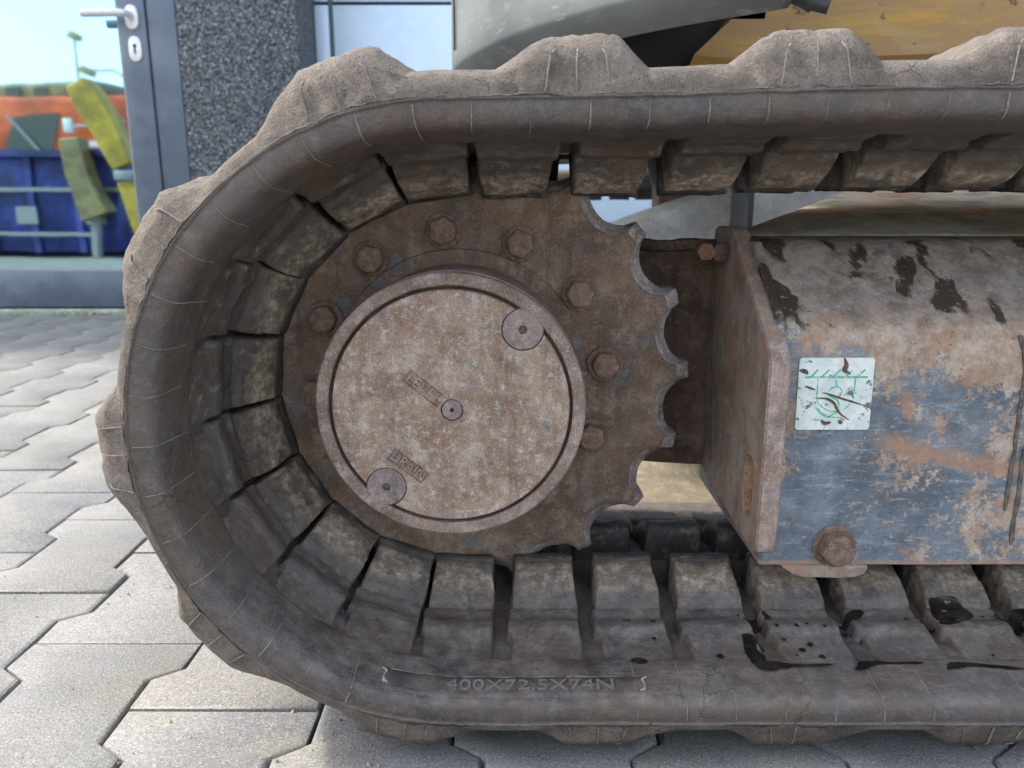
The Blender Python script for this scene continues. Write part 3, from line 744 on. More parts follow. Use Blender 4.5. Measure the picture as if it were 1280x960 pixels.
# ------------------------------------------------------------------ final drive hub
HY = .058
hub = MB(); hub.lathe_y([(.0922, HY + .010), (.0922, HY + .0010), (.0932, HY), (.1003, HY), (.1016, HY + .0012), (.1016, HY + .0140), (.1000, HY + .0150), (.1000, HY + .0172), (.1008, HY + .0180),
                         (.1008, HY + .050), (.0990, HY + .0505), (.0990, HY + .054), (.1006, HY + .0545), (.1006, Y0 + .001)], SCX, SCZ, 160)
hub_o = hub.build('final_drive_hub', [M['hub_side']], exc)
sv_ = MB(); sv_.lathe_y([(.1004, HY + .0185), (.1016, HY + .0195), (.1016, HY + .046), (.1008, HY + .047)], SCX, SCZ, 128); sv_.build('hub_lit_band', M['hub_plate'], hub_o)  # added paler band: light on the hub's rear side put into its colour
rough_mesh(hub_o.data, .0004, 60, 2)
PLUGS = [((SCX + .0540, SCZ + .0600), .0152), ((SCX - .0508, SCZ - .0625), .0150), ((SCX + .0008, SCZ - .0012), .0078)]
def cyl_y(cx, cz, r, ya, yb, n=64, rot=0.0):
    b = MB(); b.lathe_y([(r, ya), (r, yb)], cx, cz, n, True, True); return b
def temp(b):
    q = b.bm(); me = bpy.data.meshes.new('tmp'); q.to_mesh(me); q.free()
    o = bpy.data.objects.new('tmp', me); COL.objects.link(o); return o
def boolean(base, cutters):
    for c in cutters:
        md = base.modifiers.new('b', 'BOOLEAN'); md.object = c; md.operation = 'DIFFERENCE'; md.solver = 'EXACT'
    bpy.context.view_layer.update()
    dg = bpy.context.evaluated_depsgraph_get(); me = bpy.data.meshes.new_from_object(base.evaluated_get(dg))
    for c in cutters + [base]: bpy.data.objects.remove(c)
    return me
plate = MB(); plate.lathe_y([(.0885, HY + .0004), (.0894, HY + .0014), (.0894, HY + .012)], SCX, SCZ, 160, True, True)
cut = [temp(cyl_y(cx, cz, r + .0007, HY - .01, HY + .009)) for (cx, cz), r in PLUGS]
def frame_box(cx, cz, w, h, ang):
    b = MB(); c, s = math.cos(ang), math.sin(ang)
    pts = [(cx + x*c - z*s, cz + x*s + z*c) for x, z in ((-w/2,-h/2),(w/2,-h/2),(w/2,h/2),(-w/2,h/2))]
    b.prism(pts, 'y', HY - .01, HY + .0021); return b
TXT = [('LEVEL', SCX - .0200, SCZ + .0155, .0335, .0108, R_(-39)), ('DRAIN', SCX - .0335, SCZ - .0455, .0330, .0108, R_(-38))]
cut += [temp(frame_box(cx, cz, w, h, a)) for _, cx, cz, w, h, a in TXT]
me = boolean(temp(plate), cut); me.set_sharp_from_angle(angle=R_(30)) if False else None
hub_plate = link('cover_plate', me, M['hub_plate'], hub_o)
for body, cx, cz, w, h, a in TXT:
    t = text_mesh(body, .0120, .0013); wx = max(v.co.x for v in t.vertices) - min(v.co.x for v in t.vertices)
    c, s = math.cos(a), math.sin(a)
    for v in t.vertices:
        x = v.co.x * (w - .004) / wx; z = v.co.y; y = v.co.z
        v.co = (cx + x*c - z*s, HY + .0015 - y, cz + x*s + z*c)
    t.update(); link('raised_lettering', t, M['hub_plate'], hub_o)
# the plug heads overlap the rim: a shallow boss of the ring reaches round each of them
for i, ((cx, cz), r) in enumerate(PLUGS):
    p = MB(); p.lathe_y([(r - .0008, HY + .0002), (r, HY + .0010), (r, HY + .008)], cx, cz, 64, True, True)
    hr = .0036 if r > .01 else .0017
    hx = MB(); hx.lathe_y([(hr, HY - .01), (hr, HY + .005)], cx, cz, 6 if i != 2 else 12, True, True)
    me = boolean(temp(p), [temp(hx)])
    link('plug_screw', me, M['plug'], hub_o)
# dark floor under the gaps
cyl_y(SCX, SCZ, .0926, HY + .0075, HY + .010, 96).build('gasket', M['dark_rust'], hub_o)

def cat_pts(P, k=5):
    return [(a[0] + (b[0]-a[0])*j/k, a[1] + (b[1]-a[1])*j/k) for a, b in zip(P[:-1], P[1:]) for j in range(k)] + [P[-1]]
# ------------------------------------------------------------------ travel motor bracket behind the sprocket
bp = [(.02,.350),(.045,.318),(.075,.295),(.11,.278),(.15,.2665),(.180,.261),(.1982,.259),(.1982,.37),(.02,.37)]
mb = MB(); mb.prism(bp, 'z', .1405, .366); mb.build('motor_bracket', M['dark_rust'], exc, bevel=.002)
rb_ = MB(); rb_.tube([(x, y - .002, .366 + .003 * nz((x, 0, 0), 30)) for x, y in cat_pts(bp[:7])], .006, 8); wo_ = rb_.build('weld_bead', M['dark_rust'], exc); rough_mesh(wo_.data, .0012, 120, 2)
mh = MB(); mh.lathe_y([(.085, Y0 + .04), (.085, .40)], SCX, SCZ, 48, False, True); mh.build('travel_motor', M['dark_rust'], exc)

# ------------------------------------------------------------------ track frame beam
fr = MB()
top_arc = [(.100, .300)] + [(.100 + .016*(1-math.cos(R_(a))), .300 + .016*math.sin(R_(a))) for a in (12, 24, 36, 46)]
sec = [(.100, .1072)] + top_arc + [(.150, .346), (.176, .367), (.183, .3715), (.195, .3745), (.300, .376), (.312, .370), (.315, .36), (.315, .1072)]
XL = [.2095, .2120] + [.2120 + 1.24 * i / 60 for i in range(1, 61)]
n = len(sec); vs = []; fs = []
for i, x in enumerate(XL):
    for (y, z) in sec:
        ins = .002 if i == 0 else 0
        p = Vector((x, y + (ins if y < .2 else 0), z - (ins if z > .2 else 0)))
        p += Vector((0, .0007 * nz((x, y, z), 16), .0006 * nz((x, z, y), 18, 5)))
        vs.append(p)
for i in range(len(XL) - 1):
    for j in range(n): fs.append((i*n+j, (i+1)*n+j, (i+1)*n+(j+1) % n, i*n+(j+1) % n))
fs.append(tuple(range(n)))
me = mesh('track_frame', vs, fs, True); me.set_sharp_from_angle(angle=R_(30))
b = bmesh.new(); b.from_mesh(me); bmesh.ops.recalc_face_normals(b, faces=b.faces); b.to_mesh(me); b.free()
frame = link('track_frame', me, M['beam'], exc)
# end flange plate with its slot
fl = [(.262, .379), (.254, .3845), (.214, .3845), (.205, .381), (.092, .3035), (.080, .2935), (.0755, .283), (.0755, .136), (.0765, .130), (.081, .1265), (.090, .126), (.255, .1365), (.262, .142)]
base = temp(MB().prism(fl, 'x', .1975, .2140))
sl_ = []
for i in range(17):
    a = math.pi * i / 16; sl_.append((.1065 + .0115*math.cos(a), .190 + .0115*math.sin(a)))
for i in range(17):
    a = math.pi + math.pi * i / 16; sl_.append((.1065 + .0115*math.cos(a), .160 + .0115*math.sin(a)))
me = boolean(base, [temp(MB().prism(sl_, 'x', .18, .2105))])
b = bmesh.new(); b.from_mesh(me)
ed = [e for e in b.edges if len(e.link_faces) == 2 and e.calc_face_angle(0) > 0.5]
bmesh.ops.bevel(b, geom=ed, offset=.0013, segments=2, affect='EDGES', clamp_overlap=True)
b.to_mesh(me); b.free()
me.polygons.foreach_set('use_smooth', [True]*len(me.polygons)); me.set_sharp_from_angle(angle=R_(35))
for p in me.polygons:
    p.material_index = 1 if p.normal.y < -.35 and p.center.y < .13 and not (.09 < p.center.y < .12 and .14 < p.center.z < .21) else (2 if (.0925 < p.center.y < .1205 and .146 < p.center.z < .204 and abs(p.normal.x) < .5) else 0)
link('flange_plate', me, [M['flange'], rust_mat('pinkish_rust_edge', ((.20,.125,.09),(.31,.225,.185),(.39,.33,.30)), 30, blue=.4, white=.3), rust_mat('fresh_slot_rust', ((.26,.12,.06),(.40,.22,.11),(.45,.33,.22)), 60, blue=.5)], frame)
wb = MB(); wb.tube([(.2135, .0985 , z) for z in (.112, .16, .21, .26, .297)] + [(.2135, .103, .311), (.2135, .15, .3475), (.2135, .178, .370)], .0042, 8)
wo = wb.build('weld_bead', M['beam'], frame); rough_mesh(wo.data, .0008, 130, 4)
# foot plate and its bolt
fp = [(.2270, .1074), (.2300, .1045), (.2380, .0992), (.2460, .0965), (.2780, .0955), (.2920, .0965), (.2985, .0995), (.3010, .1040), (.3010, .1074)]
b_ = MB(); b_.prism(fp, 'y', .097, .150); b_.build('foot_plate', M['flange'], frame, bevel=.0012)
bb = bolt_mesh(11, .0182, .0142, .0135)
o = link('bolt', bb, None, frame); o.location = (.2712, .1005, .1245); o.rotation_euler = (0, .4, 0)
# nut and dark stud over the bracket
b_ = MB(); b_.lathe_y([(.0095, .205), (.0095, .230)], .1900, .362, 6, True, True); b_.build('stud', M['dark_rust'], frame, bevel=.001)
b_ = MB(); b_.lathe_y([(.0085, .2045), (.0085, .226)], .1765, .3625, 6, True, True)
b_.build('stud', rust_mat('orange_rust', ((0.16,.07,.04),(.26,.13,.07),(.3,.2,.13)), 60), frame, bevel=.001)
# sticker and its green lifting symbol
q = [(.2287,.2860),(.2885,.2860),(.2897,.2265),(.2295,.2265)]
def rounded(poly, r=.003, k=5):
    out = []
    m_ = len(poly)
    for i in range(m_):
        p = Vector(poly[i]); a = (Vector(poly[i-1]) - p).normalized(); c = (Vector(poly[(i+1) % m_]) - p).normalized()
        p0 = p + a*r; p1 = p + c*r
        for j in range(k + 1):
            t = j / k; out.append(tuple((1-t)**2*p0 + 2*t*(1-t)*p + t*t*p1))
    return out
st = MB(); st.prism(rounded(q), 'y', .0984, .1010); sticker = st.build('sticker', M['sticker'], frame, smooth=False)
def strip(b, pts, w):
    P = [Vector(p) for p in pts]; L = []; Rr = []
    for i, p in enumerate(P):
        d = (P[min(i+1, len(P)-1)] - P[max(i-1, 0)]).normalized(); nn = Vector((-d.y, d.x))
        ww = w[i] if isinstance(w, list) else w
        L.append(p + nn*ww/2); Rr.append(p - nn*ww/2)
    vs = [(v.x, .0982, v.y) for v in L] + [(v.x, .0982, v.y) for v in Rr] + [(v.x, .0990, v.y) for v in L] + [(v.x, .0990, v.y) for v in Rr]
    m_ = len(P); fs = []
    for i in range(m_ - 1):
        fs += [(i, i+1, m_+i+1, m_+i), (2*m_+i, 2*m_+i+1, i+1, i), (m_+i, m_+i+1, 3*m_+i+1, 3*m_+i)]
    b.add(vs, fs)
def cat(pts, k=6):
    P = [Vector(p) for p in pts]; out = []
    for i in range(len(P) - 1):
        p0, p1, p2, p3 = P[max(i-1, 0)], P[i], P[i+1], P[min(i+2, len(P)-1)]
        for j in range(k):
            t = j / k; out.append(tuple(.5*((2*p1) + (p2-p0)*t + (2*p0-5*p1+4*p2-p3)*t*t + (3*p1-p0-3*p2+p3)*t**3)))
    return out + [tuple(P[-1])]
g = MB()
strip(g, [(.2342,.2703),(.2842,.2703)], .0016)
for a, c in (((.2393,.2708),(.2439,.2765)),((.2481,.2712),(.2532,.2765)),((.2575,.2712),(.2621,.2765)),((.2673,.2712),(.271,.2755)),((.2766,.2712),(.2816,.2765))): strip(g, [a, c], .0013)
strip(g, [(.2446,.2694),(.2448,.2560)], .0009); strip(g, [(.2745,.2694),(.2744,.2560)], .0009)
strip(g, cat([(.2448,.2560),(.2452,.2520),(.248,.2471),(.2569,.2422),(.2672,.2437),(.2735,.2500),(.2744,.2560)]), .0008)
strip(g, cat([(.2544,.2587),(.2566,.2612),(.2597,.2624),(.2631,.2612),(.2654,.2568)]), .0009)
strip(g, cat([(.2435,.25),(.2454,.2452),(.2496,.2403),(.2555,.2373)]), .0021)
strip(g, cat([(.2555,.2373),(.2617,.2413),(.2636,.2461),(.2617,.251),(.2578,.2534),(.2538,.2554)]), .0013)
for a, c in (((.2555,.2373),(.2669,.2367)),((.2425,.2349),(.2491,.2349)),((.2452,.2366),(.2464,.2332)),((.2587,.2684),(.2602,.2630)),((.2661,.2544),(.271,.2621))): strip(g, [a, c], .0008)
g.build('green_symbol', M['green'], frame, smooth=False)
# gouges scraped through the sticker
g = MB()
def gouge(pts, w):
    n0 = len(g.v); strip(g, cat(pts), [w * math.sin(math.pi * (i + .4) / (6*(len(pts)-1) + 1.4)) + .0003 for i in range(6*(len(pts)-1) + 1)])
    for v in g.v[n0:]: v.y -= .0003
gouge([(.2490,.2577),(.2545,.2562),(.2640,.2530),(.2740,.2500),(.2850,.2465)], .0014)
gouge([(.2440,.2530),(.2530,.2525),(.2590,.2490),(.2640,.2410),(.2720,.2352)], .0018)
gouge([(.2345,.2630),(.2385,.2615),(.2430,.2600)], .0016)
gouge([(.2290,.2758),(.2330,.2752),(.2362,.2730)], .0034); gouge([(.2640,.2862),(.2660,.2800),(.2650,.2760),(.2700,.2730)], .0036)
gouge([(.2500,.2350),(.2530,.2320),(.2580,.2330)], .0028); gouge([(.2640,.2345),(.2670,.2318)], .003)
g.build('scratch', rust_mat('bare_scratch', ((.06,.04,.03),(.14,.09,.06),(.2,.15,.11)), 90), frame, smooth=False)
# dried oil drips on the beam face and the flange
def drip(pts, w, plane, seed):
    P = cat(pts, 8); m_ = len(P); vs = []; fs = []
    for i, p in enumerate(P):
        ww = w * (.7 + .5 * nz((i * .35, seed, 0), 1.0)) * (1 if i < m_-2 else .6)
        j = .0008 * nz((i * .2, seed, 5), 1)
        for sg in (-1, 1):
            if plane == 'y':
                vs.append((p[0] + j + sg*ww/2, .0990, p[1])); 
            else:
                vs.append((.1969, p[0] + j + sg*ww/2, p[1]))
    for sg in range(0, 0): pass
    k = len(vs)
    vs += [((v[0], v[1]+.0016, v[2]) if plane == 'y' else (v[0]+.0012, v[1], v[2])) for v in vs]
    for i in range(m_-1):
        a = 2*i; fs += [(a, a+1, a+3, a+2), (a, a+2, k+a+2, k+a), (a+1, k+a+1, k+a+3, a+3)]
    fs.append((2*m_-2, 2*m_-1, k+2*m_-1, k+2*m_-2))
    return MB().add(vs, fs).build('oil_drip', M['drip'], frame)
drip([(.4020,.3040),(.4095,.2780),(.4105,.2500),(.4110,.2200),(.4110,.1900),(.4110,.1560)], .0045, 'y', 1)
drip([(.4195,.2100),(.4200,.1850),(.4202,.1500),(.4202,.1250)], .0050, 'y', 2)
drip([(.2480,.3170),(.2468,.3000),(.2455,.2700),(.2440,.2420)], .0030, 'x', 3)
drip([(.2360,.2480),(.2320,.2150),(.2290,.1800),(.2270,.1540)], .0032, 'x', 4)

# ------------------------------------------------------------------ undercarriage legs beyond the beam
vs = []; fs = []
def loft(name, secs, mat, parent, bevel=.0, **kw):
    b = MB(); n = len(secs[0]); vs = [p for s in secs for p in s]; fs = []
    for i in range(len(secs)-1):
        for j in range(n): fs.append((i*n+j, i*n+(j+1) % n, (i+1)*n+(j+1) % n, (i+1)*n+j))
    fs += [tuple(range(n))[::-1], tuple(range((len(secs)-1)*n, len(secs)*n))]
    b.add(vs, fs); return b.build(name, mat, parent, bevel=bevel, **kw)
leg_secs = []
for i in range(25):
    t = i / 24; x = .216 + 1.1 * t ** 1.25
    k_ = min(1, (x - .216) / .30); zt = .3765 + .060 * k_ + .012 * t
    yb = .262 + .34 * k_
    leg_secs.append([(x, .245, .366), (x, .250, .376 + .004 * t), (x, .25 + (yb - .25) * .5, .377 + (zt - .377) * .5 + .002), (x, yb, zt), (x, yb + .03, zt - .004), (x, yb + .03, .345), (x, .26, .345)])
loft('frame_leg', leg_secs, M['leg'], exc, bevel=.002)
arm = []
for x, zt in ((-.25, .215), (-.05, .283), (.10, .335), (.20, .3672), (.26, .388), (.32, .409), (.3958, .4309), (.60, .455)):
    arm.append([(x, .900, zt - .14), (x, .900, zt - .030), (x, .906, zt - .012), (x, .922, zt), (x, 1.10, zt + .002), (x, 1.10, zt - .14)])
loft('cross_arm', arm, M['arm_grey'], exc, bevel=.0)
b_ = MB(); b_.box(.388, .398, .80, .90, .30, .44); b_.build('web_plate', M['hose'], exc, bevel=.002)
b_ = MB(); b_.box(.3985, 1.25, .80, .812, .30, .4395); b_.build('frame_plate', M['arm_grey'], exc, bevel=.002)
b_ = MB(); b_.box(.3, 1.4, 1.12, 1.2, .25, .56); b_.build('turret_base', M['dark_rust'], exc, bevel=.006)
# sandy curved guard low down behind the near track
gv = []
for i in range(15):
    x = .05 + .27 * i / 14
    lipz = .006 + .034 * sm(.17, .245, x) * (1 - sm(.262, .30, x))
    gv.append([(x, .46, -.004), (x, .50, .001), (x, .56, .004), (x, .60, .006 + lipz * .6), (x, .625, .008 + lipz), (x, .64, .006 + lipz), (x, .65, -.004)])
loft('belly_guard', gv, M['tan_plate'], exc)
# a hose end between the far lugs
b_ = MB(); b_.tube([(.235, .31, .02), (.250, .30, .050), (.262, .29, .066), (.285, .285, .062), (.300, .285, .035)], .0065, 10); b_.build('hose', M['hose'], exc)

# ------------------------------------------------------------------ far track (same loop, other side of the machine)
OFF = 1.55
t2 = track.copy(); COL.objects.link(t2); t2.parent = exc; t2.matrix_parent_inverse = Matrix.Translation(-ROOT); t2.location = (0, OFF, 0)
for s, o in near_lugs:
    if s > SL - .02:
        c = o.copy(); COL.objects.link(c); c.parent = t2
WORLD[t2.name] = Matrix()

# ------------------------------------------------------------------ upper body
plan = [(.290,1.60),(.290,.90),(.290,.62),(.290,.50),(.290,.44),(.290,.40),(.2895,.375),(.2766,.360),(.19,.435),(.1121,.525),(.05,.62),(.01,.70),(-.025,.80),(-.045,.875),(-.055,.95),(-.058,1.05),(-.05,1.15),(-.02,1.28),(.02,1.40),(.15,1.52),(.24,1.60)]
plan = plan[:7] + cat(plan[7:], 4)
ctr = Vector((.19, .98))
secs = []
for ins, z in ((.10, .76), (.030, .72), (.004, .612), (0, .600), (-.020, .609), (-.047, .626), (-.0505, .632), (-.051, .66), (-.05, .80), (-.045, 1.0), (-.03, 1.06), (.08, 1.08)):
    ring = []
    for p in plan:
        d = ctr - Vector(p); v = Vector(p) + d.normalized() * min(ins, d.length*.8)
        if p[0] > .285 and z < .7: z_ = z + .14 * min(1, max(0, (p[1] - .37) / .13))
        else: z_ = z
        ring.append((v.x, v.y, z_))
    secs.append(ring)
loft('counterweight', secs, M['cw'], exc)
# seam groove cover strip on the counterweight corner
pp = Vector((-.0790, .862)); 
b_ = MB(); b_.tube([(-.094, .850, .650), (-.094, .850, .80), (-.092, .850, 1.0)], .0022, 6); b_.build('seam_strip', M['gasket'], exc)
b_ = MB(); b_.box(.10, .90, .66, 1.3, .53, .735); b_.box(.02, .28, .80, 1.3, .56, .73); b_.build('swing_frame', M['hole'], exc, bevel=.003)  # near-black boxes: the shadow under the body is put into their colour
# yellow, grease-smeared revolving frame
ysec = []
for x, zb in ((.232, .575), (.252, .572), (.33, .570), (.50, .574), (.70, .582), (1.1, .590)):
    k = sm(.23, .30, x)
    ysec.append([(x + .05 + .16*(1-k), .62, .90), (x + .055*(1-k), .585, .64), (x + .006*(1-k), .575, zb + .02), (x, .592, zb), (x, .70, zb - .012), (x, 1.1, zb - .03), (x + .05, 1.1, .90)])
loft('revolving_frame', ysec, M['belly'], exc)
b_ = MB(); b_.tube([(.262, .40, .645), (.285, .372, .619), (.305, .358, .607), (.324, .352, .601)], .0075, 12)
b_.tube([(.275, .41, .645), (.292, .385, .622), (.313, .372, .604)], .005, 10); b_.build('hose', M['hose'], exc)

# ------------------------------------------------------------------ building
bld = bpy.data.objects.new('building', None); COL.objects.link(bld); bld.location = (-.5, 2.75, GZ); WORLD['building'] = Matrix.Translation((-.5, 2.75, GZ))
bld['label'] = 'flat building front with glazed grey door, dark pebble-dash pillar and pale blue cladding'; bld['category'] = 'building'
HB = 2.9
def panel(x0, x1, z0, z1): 
    return MB().box(x0, x1, 2.752, 2.775, z0, z1).build('cladding_panel', M['panel'], bld, bevel=.003)
for x0, x1 in ((-.773, -.7185), (-.7005, 1.35), (1.37, 3.4), (3.42, 5.4)):
    for z0, z1 in ((.02, 1.160), (1.172, 2.3), (2.312, HB)): panel(x0, x1, z0, z1)
MB().box(-.82, 5.42, 2.790, 2.95, GZ, HB).build('backing_wall', M['trim'], bld)
MB().box(-.7180, -.7010, 2.757, 2.79, GZ, HB).build('joint_strip', M['trim'], bld)
for x in (1.36, 3.41): MB().box(x-.0085, x+.0085, 2.757, 2.79, GZ, HB).build('joint_strip', M['trim'], bld)
MB().box(-.765, 5.4, 2.745, 2.789, GZ, .018).build('plinth', M['sill'], bld, bevel=.003)
b_ = MB(); b_.box(-1.2145, -.776, 2.50, 2.95, GZ, HB); b_.build('pillar', M['stucco'], bld, bevel=.006)
MB().box(-4.6, 5.5, 2.45, 3.2, HB + .002, HB + .12).build('roof', M['roofing'], bld, bevel=.01)
MB().box(-4.6, -2.45, 2.51, 2.95, GZ, HB).build('side_wall', M['stucco'], bld)
# door: outer frame, leaf, glass
MB().box(-1.318, -1.2155, 2.500, 2.58, .006, 2.25).box(-2.448, -2.35, 2.500, 2.58, .006, 2.25).box(-2.35, -1.318, 2.500, 2.58, 2.15, 2.25).build('door_frame', M['alu'], bld, bevel=.003)
MB().box(-2.45, -1.2155, 2.510, 2.94, 2.2505, HB).build('lintel', M['panel'], bld)
dl = MB(); dl.box(-1.420, -1.322, 2.492, 2.555, .012, 2.146).box(-2.346, -2.25, 2.492, 2.555, .012, 2.146).box(-2.25, -1.420, 2.4925, 2.5545, .012, .150).box(-2.25, -1.420, 2.4925, 2.5545, 2.03, 2.146)
door = dl.build('door', M['alu'], bld, bevel=.003)
MB().box(-2.262, -1.408, 2.520, 2.528, .140, 2.04).build('glass_pane', M['glass'], door, smooth=False)
gk = MB(); gk.box(-1.426, -1.4195, 2.497, 2.519, .1505, 2.03).box(-2.2505, -2.244, 2.497, 2.519, .1505, 2.03).box(-2.244, -1.426, 2.497, 2.519, .1505, .157); gk.build('gasket', M['grey'], door)
# interior behind the glass
MB().box(-2.46, -1.20, 2.95, 3.0, GZ, HB).build('room_wall', M['interior'], bld)
MB().box(-2.46, -1.20, 2.58, 2.95, -.004, .003).build('room_floor', M['interior'], bld)
def oval(cx, cz, w, h, ya, yb, name, mat, parent, bev=.002):
    pts = []
    for i in range(32):
        a = 2*math.pi*i/32; x = math.cos(a); z = math.sin(a)
        pts.append((cx + w/2*math.copysign(abs(x)**.8, x), cz + h/2*math.copysign(abs(z)**.7, z)))
    return MB().prism(pts, 'y', ya, yb).build(name, mat, parent, bevel=bev)
oval(-1.3665, 1.058, .046, .082, 2.482, 2.493, 'handle_plate', M['steel_white'], door)
oval(-1.3655, .952, .046, .086, 2.484, 2.493, 'lock_plate', M['steel_white'], door)
b_ = MB(); b_.lathe_y([(.0065, 2.4825), (.0065, 2.490)], -1.3655, .962, 16, True, True); b_.box(-1.3685, -1.3625, 2.4825, 2.49, .935, .962); b_.build('keyhole', M['hole'], door)
b_ = MB(); b_.tube([(-1.3665, 2.486, 1.062), (-1.3665, 2.450, 1.062), (-1.372, 2.436, 1.062), (-1.388, 2.430, 1.062), (-1.42, 2.429, 1.062), (-1.515, 2.429, 1.061)], [.0125, .0115, .0125, .0135, .0145, .0150], 14); b_.build('door_handle', M['steel_white'], door)
MB().box(-2.45, -1.205, 2.485, 2.60, GZ - .002, .004).build('door_sill', M['sill'], bld, bevel=.003)
ms = MB(); 
for i in range(260):
    x = -2.4 + 1.6 * random.random(); y = 2.435 + .045 * random.random(); r = random.uniform(.004, .012)
    ms.add([(x-r, y-r*.7, GZ+.0), (x+r, y-r*.6, GZ+.0), (x+r*.8, y+r, GZ+.0), (x-r, y+r*.8, GZ), (x, y, GZ + r*.8)], [(0,1,4),(1,2,4),(2,3,4),(3,0,4)])
link('moss', mesh('moss', ms.v, ms.f), M['moss'], None, kind='stuff', label='line of green moss in the joint along the foot of the wall')

# ------------------------------------------------------------------ the yard behind the camera (seen mirrored in the door glass)
def thing(name, label, cat_, loc, group=None):
    o = bpy.data.objects.new(name, None); COL.objects.link(o); o.location = loc; WORLD[o.name] = Matrix.Translation(loc)
    o['label'] = label; o['category'] = cat_
    if group: o['group'] = group
    return o
tr = thing('orange_truck', 'orange truck body with dark slanted window mirrored in the door glass', 'truck', (-7, -6.5, GZ))
b_ = MB(); b_.prism([(-9.6,.95),(-5.05,.95),(-5.05,1.82),(-5.2,1.90),(-9.6,1.88)], 'y', -7.6, -6.0); b_.build('body', M['orange'], tr, bevel=.04)
MB().prism([(-7.28,1.14),(-6.62,1.08),(-6.45,1.66),(-7.10,1.60)], 'y', -6.0, -5.985).build('window', M['dark_window'], tr)
MB().box(-6.42, -5.45, -6.0, -5.985, 1.20, 1.28).build('stripe', M['white'], tr)
MB().box(-6.48, -5.45, -6.0, -5.986, 1.00, 1.16).build('lower_stripe', M['grey'], tr)
MB().box(-5.72, -5.60, -5.985, -5.97, 1.19, 1.30).build('marker_lamp', M['dark_window'], tr)
b_ = MB(); b_.tube([(-6.0, -6.0, 1.48), (-6.1, -5.8, 1.46), (-6.15, -5.7, 1.42)], .02, 6); b_.box(-6.25, -6.12, -5.72, -5.68, 1.36, 1.55); b_.build('mirror', M['white'], tr, bevel=.01)
b_ = MB(); b_.tube([(-7.2, -5.98, 1.62), (-6.9, -5.95, 1.3), (-6.75, -5.95, 1.12)], .025, 6); b_.build('bar', M['grey'], tr)
MB().prism([(-9.3,1.88),(-5.95,1.88),(-6.15,2.14),(-8.0,2.08)], 'y', -7.5, -6.2).build('cab_roof', M['olive'], tr, bevel=.05)
MB().prism([(-5.94,1.885),(-5.2,1.885),(-5.6,2.04),(-6.13,2.15)], 'y', -7.3, -6.3).build('windscreen', M['dark_window'], tr, bevel=.02)
for x in (-7.9, -7.3, -6.9): MB().box(x, x+.22, -6.2, -6.18, 1.92, 2.05).build('roof_window', M['dark_window'], tr)
t = text_mesh('YZ', .22, .006)
for v in t.vertices:
    x, y, z = v.co; v.co = (-5.64 + x, -5.99 - z + .004, 1.48 + y)
t.update(); link('lettering', t, M['grey'], tr)
for x in (-9.0, -6.2):
    b_ = MB(); b_.lathe_y([(.45, -7.5), (.45, -6.1)], x, .44, 24, True, True); b_.build('wheel', M['hose'], tr)
sk = thing('blue_skip', 'deep blue steel container standing in front of the orange truck', 'container', (-4.4, -1.8, GZ))
b_ = MB(); b_.prism([(-5.9,.03),(-3.42,.03),(-3.32,.79),(-6.0,.79)], 'y', -2.5, -1.25); b_.build('tub', M['blue'], sk, bevel=.02)
for x in (-5.6, -5.2, -4.75, -4.4, -4.05, -3.7): MB().box(x, x+.05, -1.25, -1.22, .03, .76).build('rib', M['blue'], sk)
MB().box(-6.0, -3.32, -1.25, -1.215, .50, .53).build('rail', M['grey'], sk); MB().box(-6.0, -3.32, -1.27, -1.19, .76, .81).build('rim', M['blue'], sk)
MB().box(-5.9, -3.5, -1.21, -1.205, .16, .19).build('lower_rail', M['grey'], sk)
for x in (-4.55, -4.15, -3.62): MB().box(x, x+.16, -1.219, -1.212, .25, .38).build('plate', M['grey'], sk)
bm_ = thing('yellow_boom', 'yellow steel digger boom leaning down before the blue container', 'boom', (-3.2, -.95, GZ))
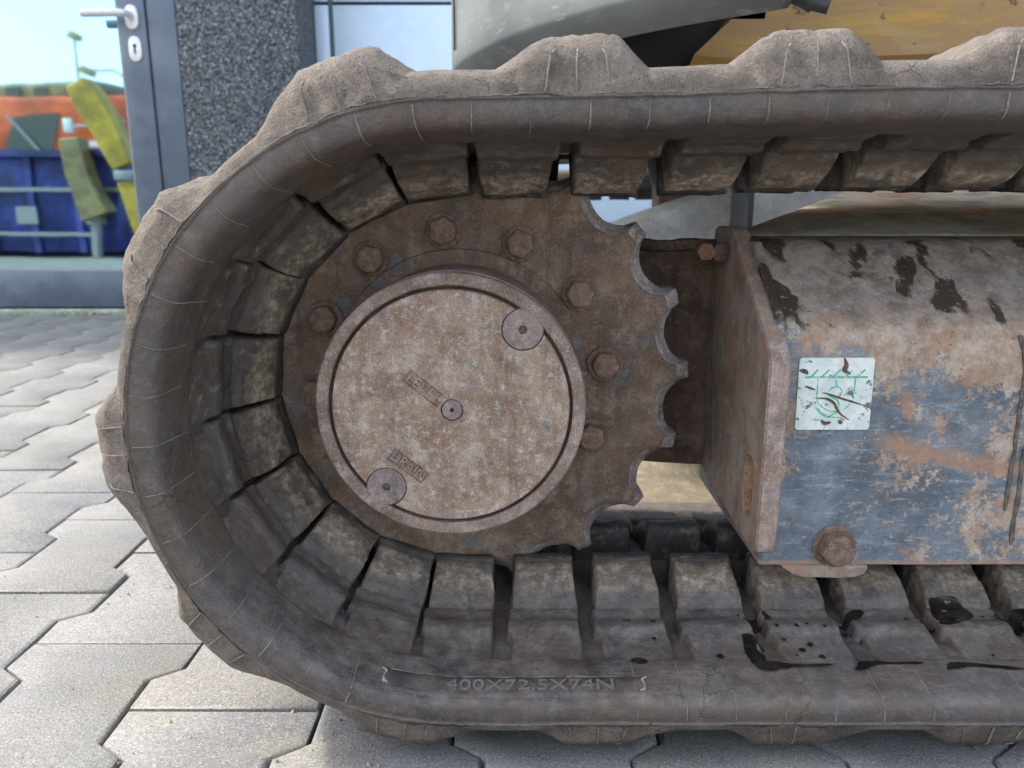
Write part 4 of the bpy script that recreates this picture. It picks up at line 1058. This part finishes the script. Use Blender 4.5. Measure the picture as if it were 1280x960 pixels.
def slab(P, hw, y0, y1, name, mat, par):
    b = MB(); n_ = len(P); top = []; bot = []
    for i, p in enumerate(P):
        d = (Vector(P[min(i+1, n_-1)]) - Vector(P[max(i-1, 0)])).normalized(); q = Vector((-d.y, d.x)); h = hw[i]
        top.append(tuple(Vector(p) + q*h)); bot.append(tuple(Vector(p) - q*h))
    b.prism(top + bot[::-1], 'y', y0, y1); return b.build(name, mat, par, bevel=.008, seg=1, smooth=False)
slab([(-3.46, 1.27), (-3.40, 1.16), (-3.29, .96), (-3.18, .68)], [.07, .10, .10, .075], -1.1, -.95, 'boom_arm', M['yellow'], bm_)
MB().box(-3.24, -3.08, -1.12, -.93, .58, .65).build('pin_sleeve', M['grey'], bm_, bevel=.01)
slab([(-3.17, .58), (-3.09, .28), (-3.02, .0)], [.065, .075, .08], -1.1, -.95, 'stick', M['yellow'], bm_)
b2 = thing('olive_arm', 'olive coloured steel arm hanging before the blue container', 'arm', (-3.5, -1.0, GZ))
slab([(-3.60, .88), (-3.57, .62), (-3.535, .50), (-3.47, .31)], [.075, .085, .09, .115], -1.15, -1.0, 'arm_plate', M['olive'], b2)
slab([(-3.50, .31), (-3.52, -.01)], [.03, .03], -1.1, -1.04, 'post', M['grey'], b2)
sk.location += Vector((.29, .62, 0)); bm_.location += Vector((.27, .55, 0)); b2.location += Vector((.29, .55, 0))
def lamp(x, y, h, reach, sgn, label):
    l = thing('street_lamp', label, 'street lamp', (x, y, GZ), 'street lamps behind the yard')
    b_ = MB(); b_.tube([(x, y, GZ), (x, y, h*.6), (x, y, h)], [.07, .06, .05], 8)
    if reach: b_.tube([(x, y, h), (x + sgn*reach*.3, y, h + .25), (x + sgn*reach, y, h + .15)], .045, 8)
    b_.build('pole', M['lamp'], l)
    hx = x + sgn*reach
    b_ = MB(); b_.prism([(hx-.3, h+.1), (hx+.2, h-.1), (hx+.3, h+.12), (hx-.1, h+.35)], 'y', y-.15, y+.15); b_.build('lamp_head', M['lamp'], l, bevel=.03)
lamp(-17.8, -28.0, 6.9, .0, 1, 'yellowish street lamp with a single tilted head, tallest of three')
lamp(-16.1, -28.5, 5.6, 1.6, -1, 'yellowish street lamp whose arm reaches left, right of the tallest')
lamp(-20.6, -30.0, 3.9, .6, -1, 'short yellowish street lamp, leftmost over the truck roof')
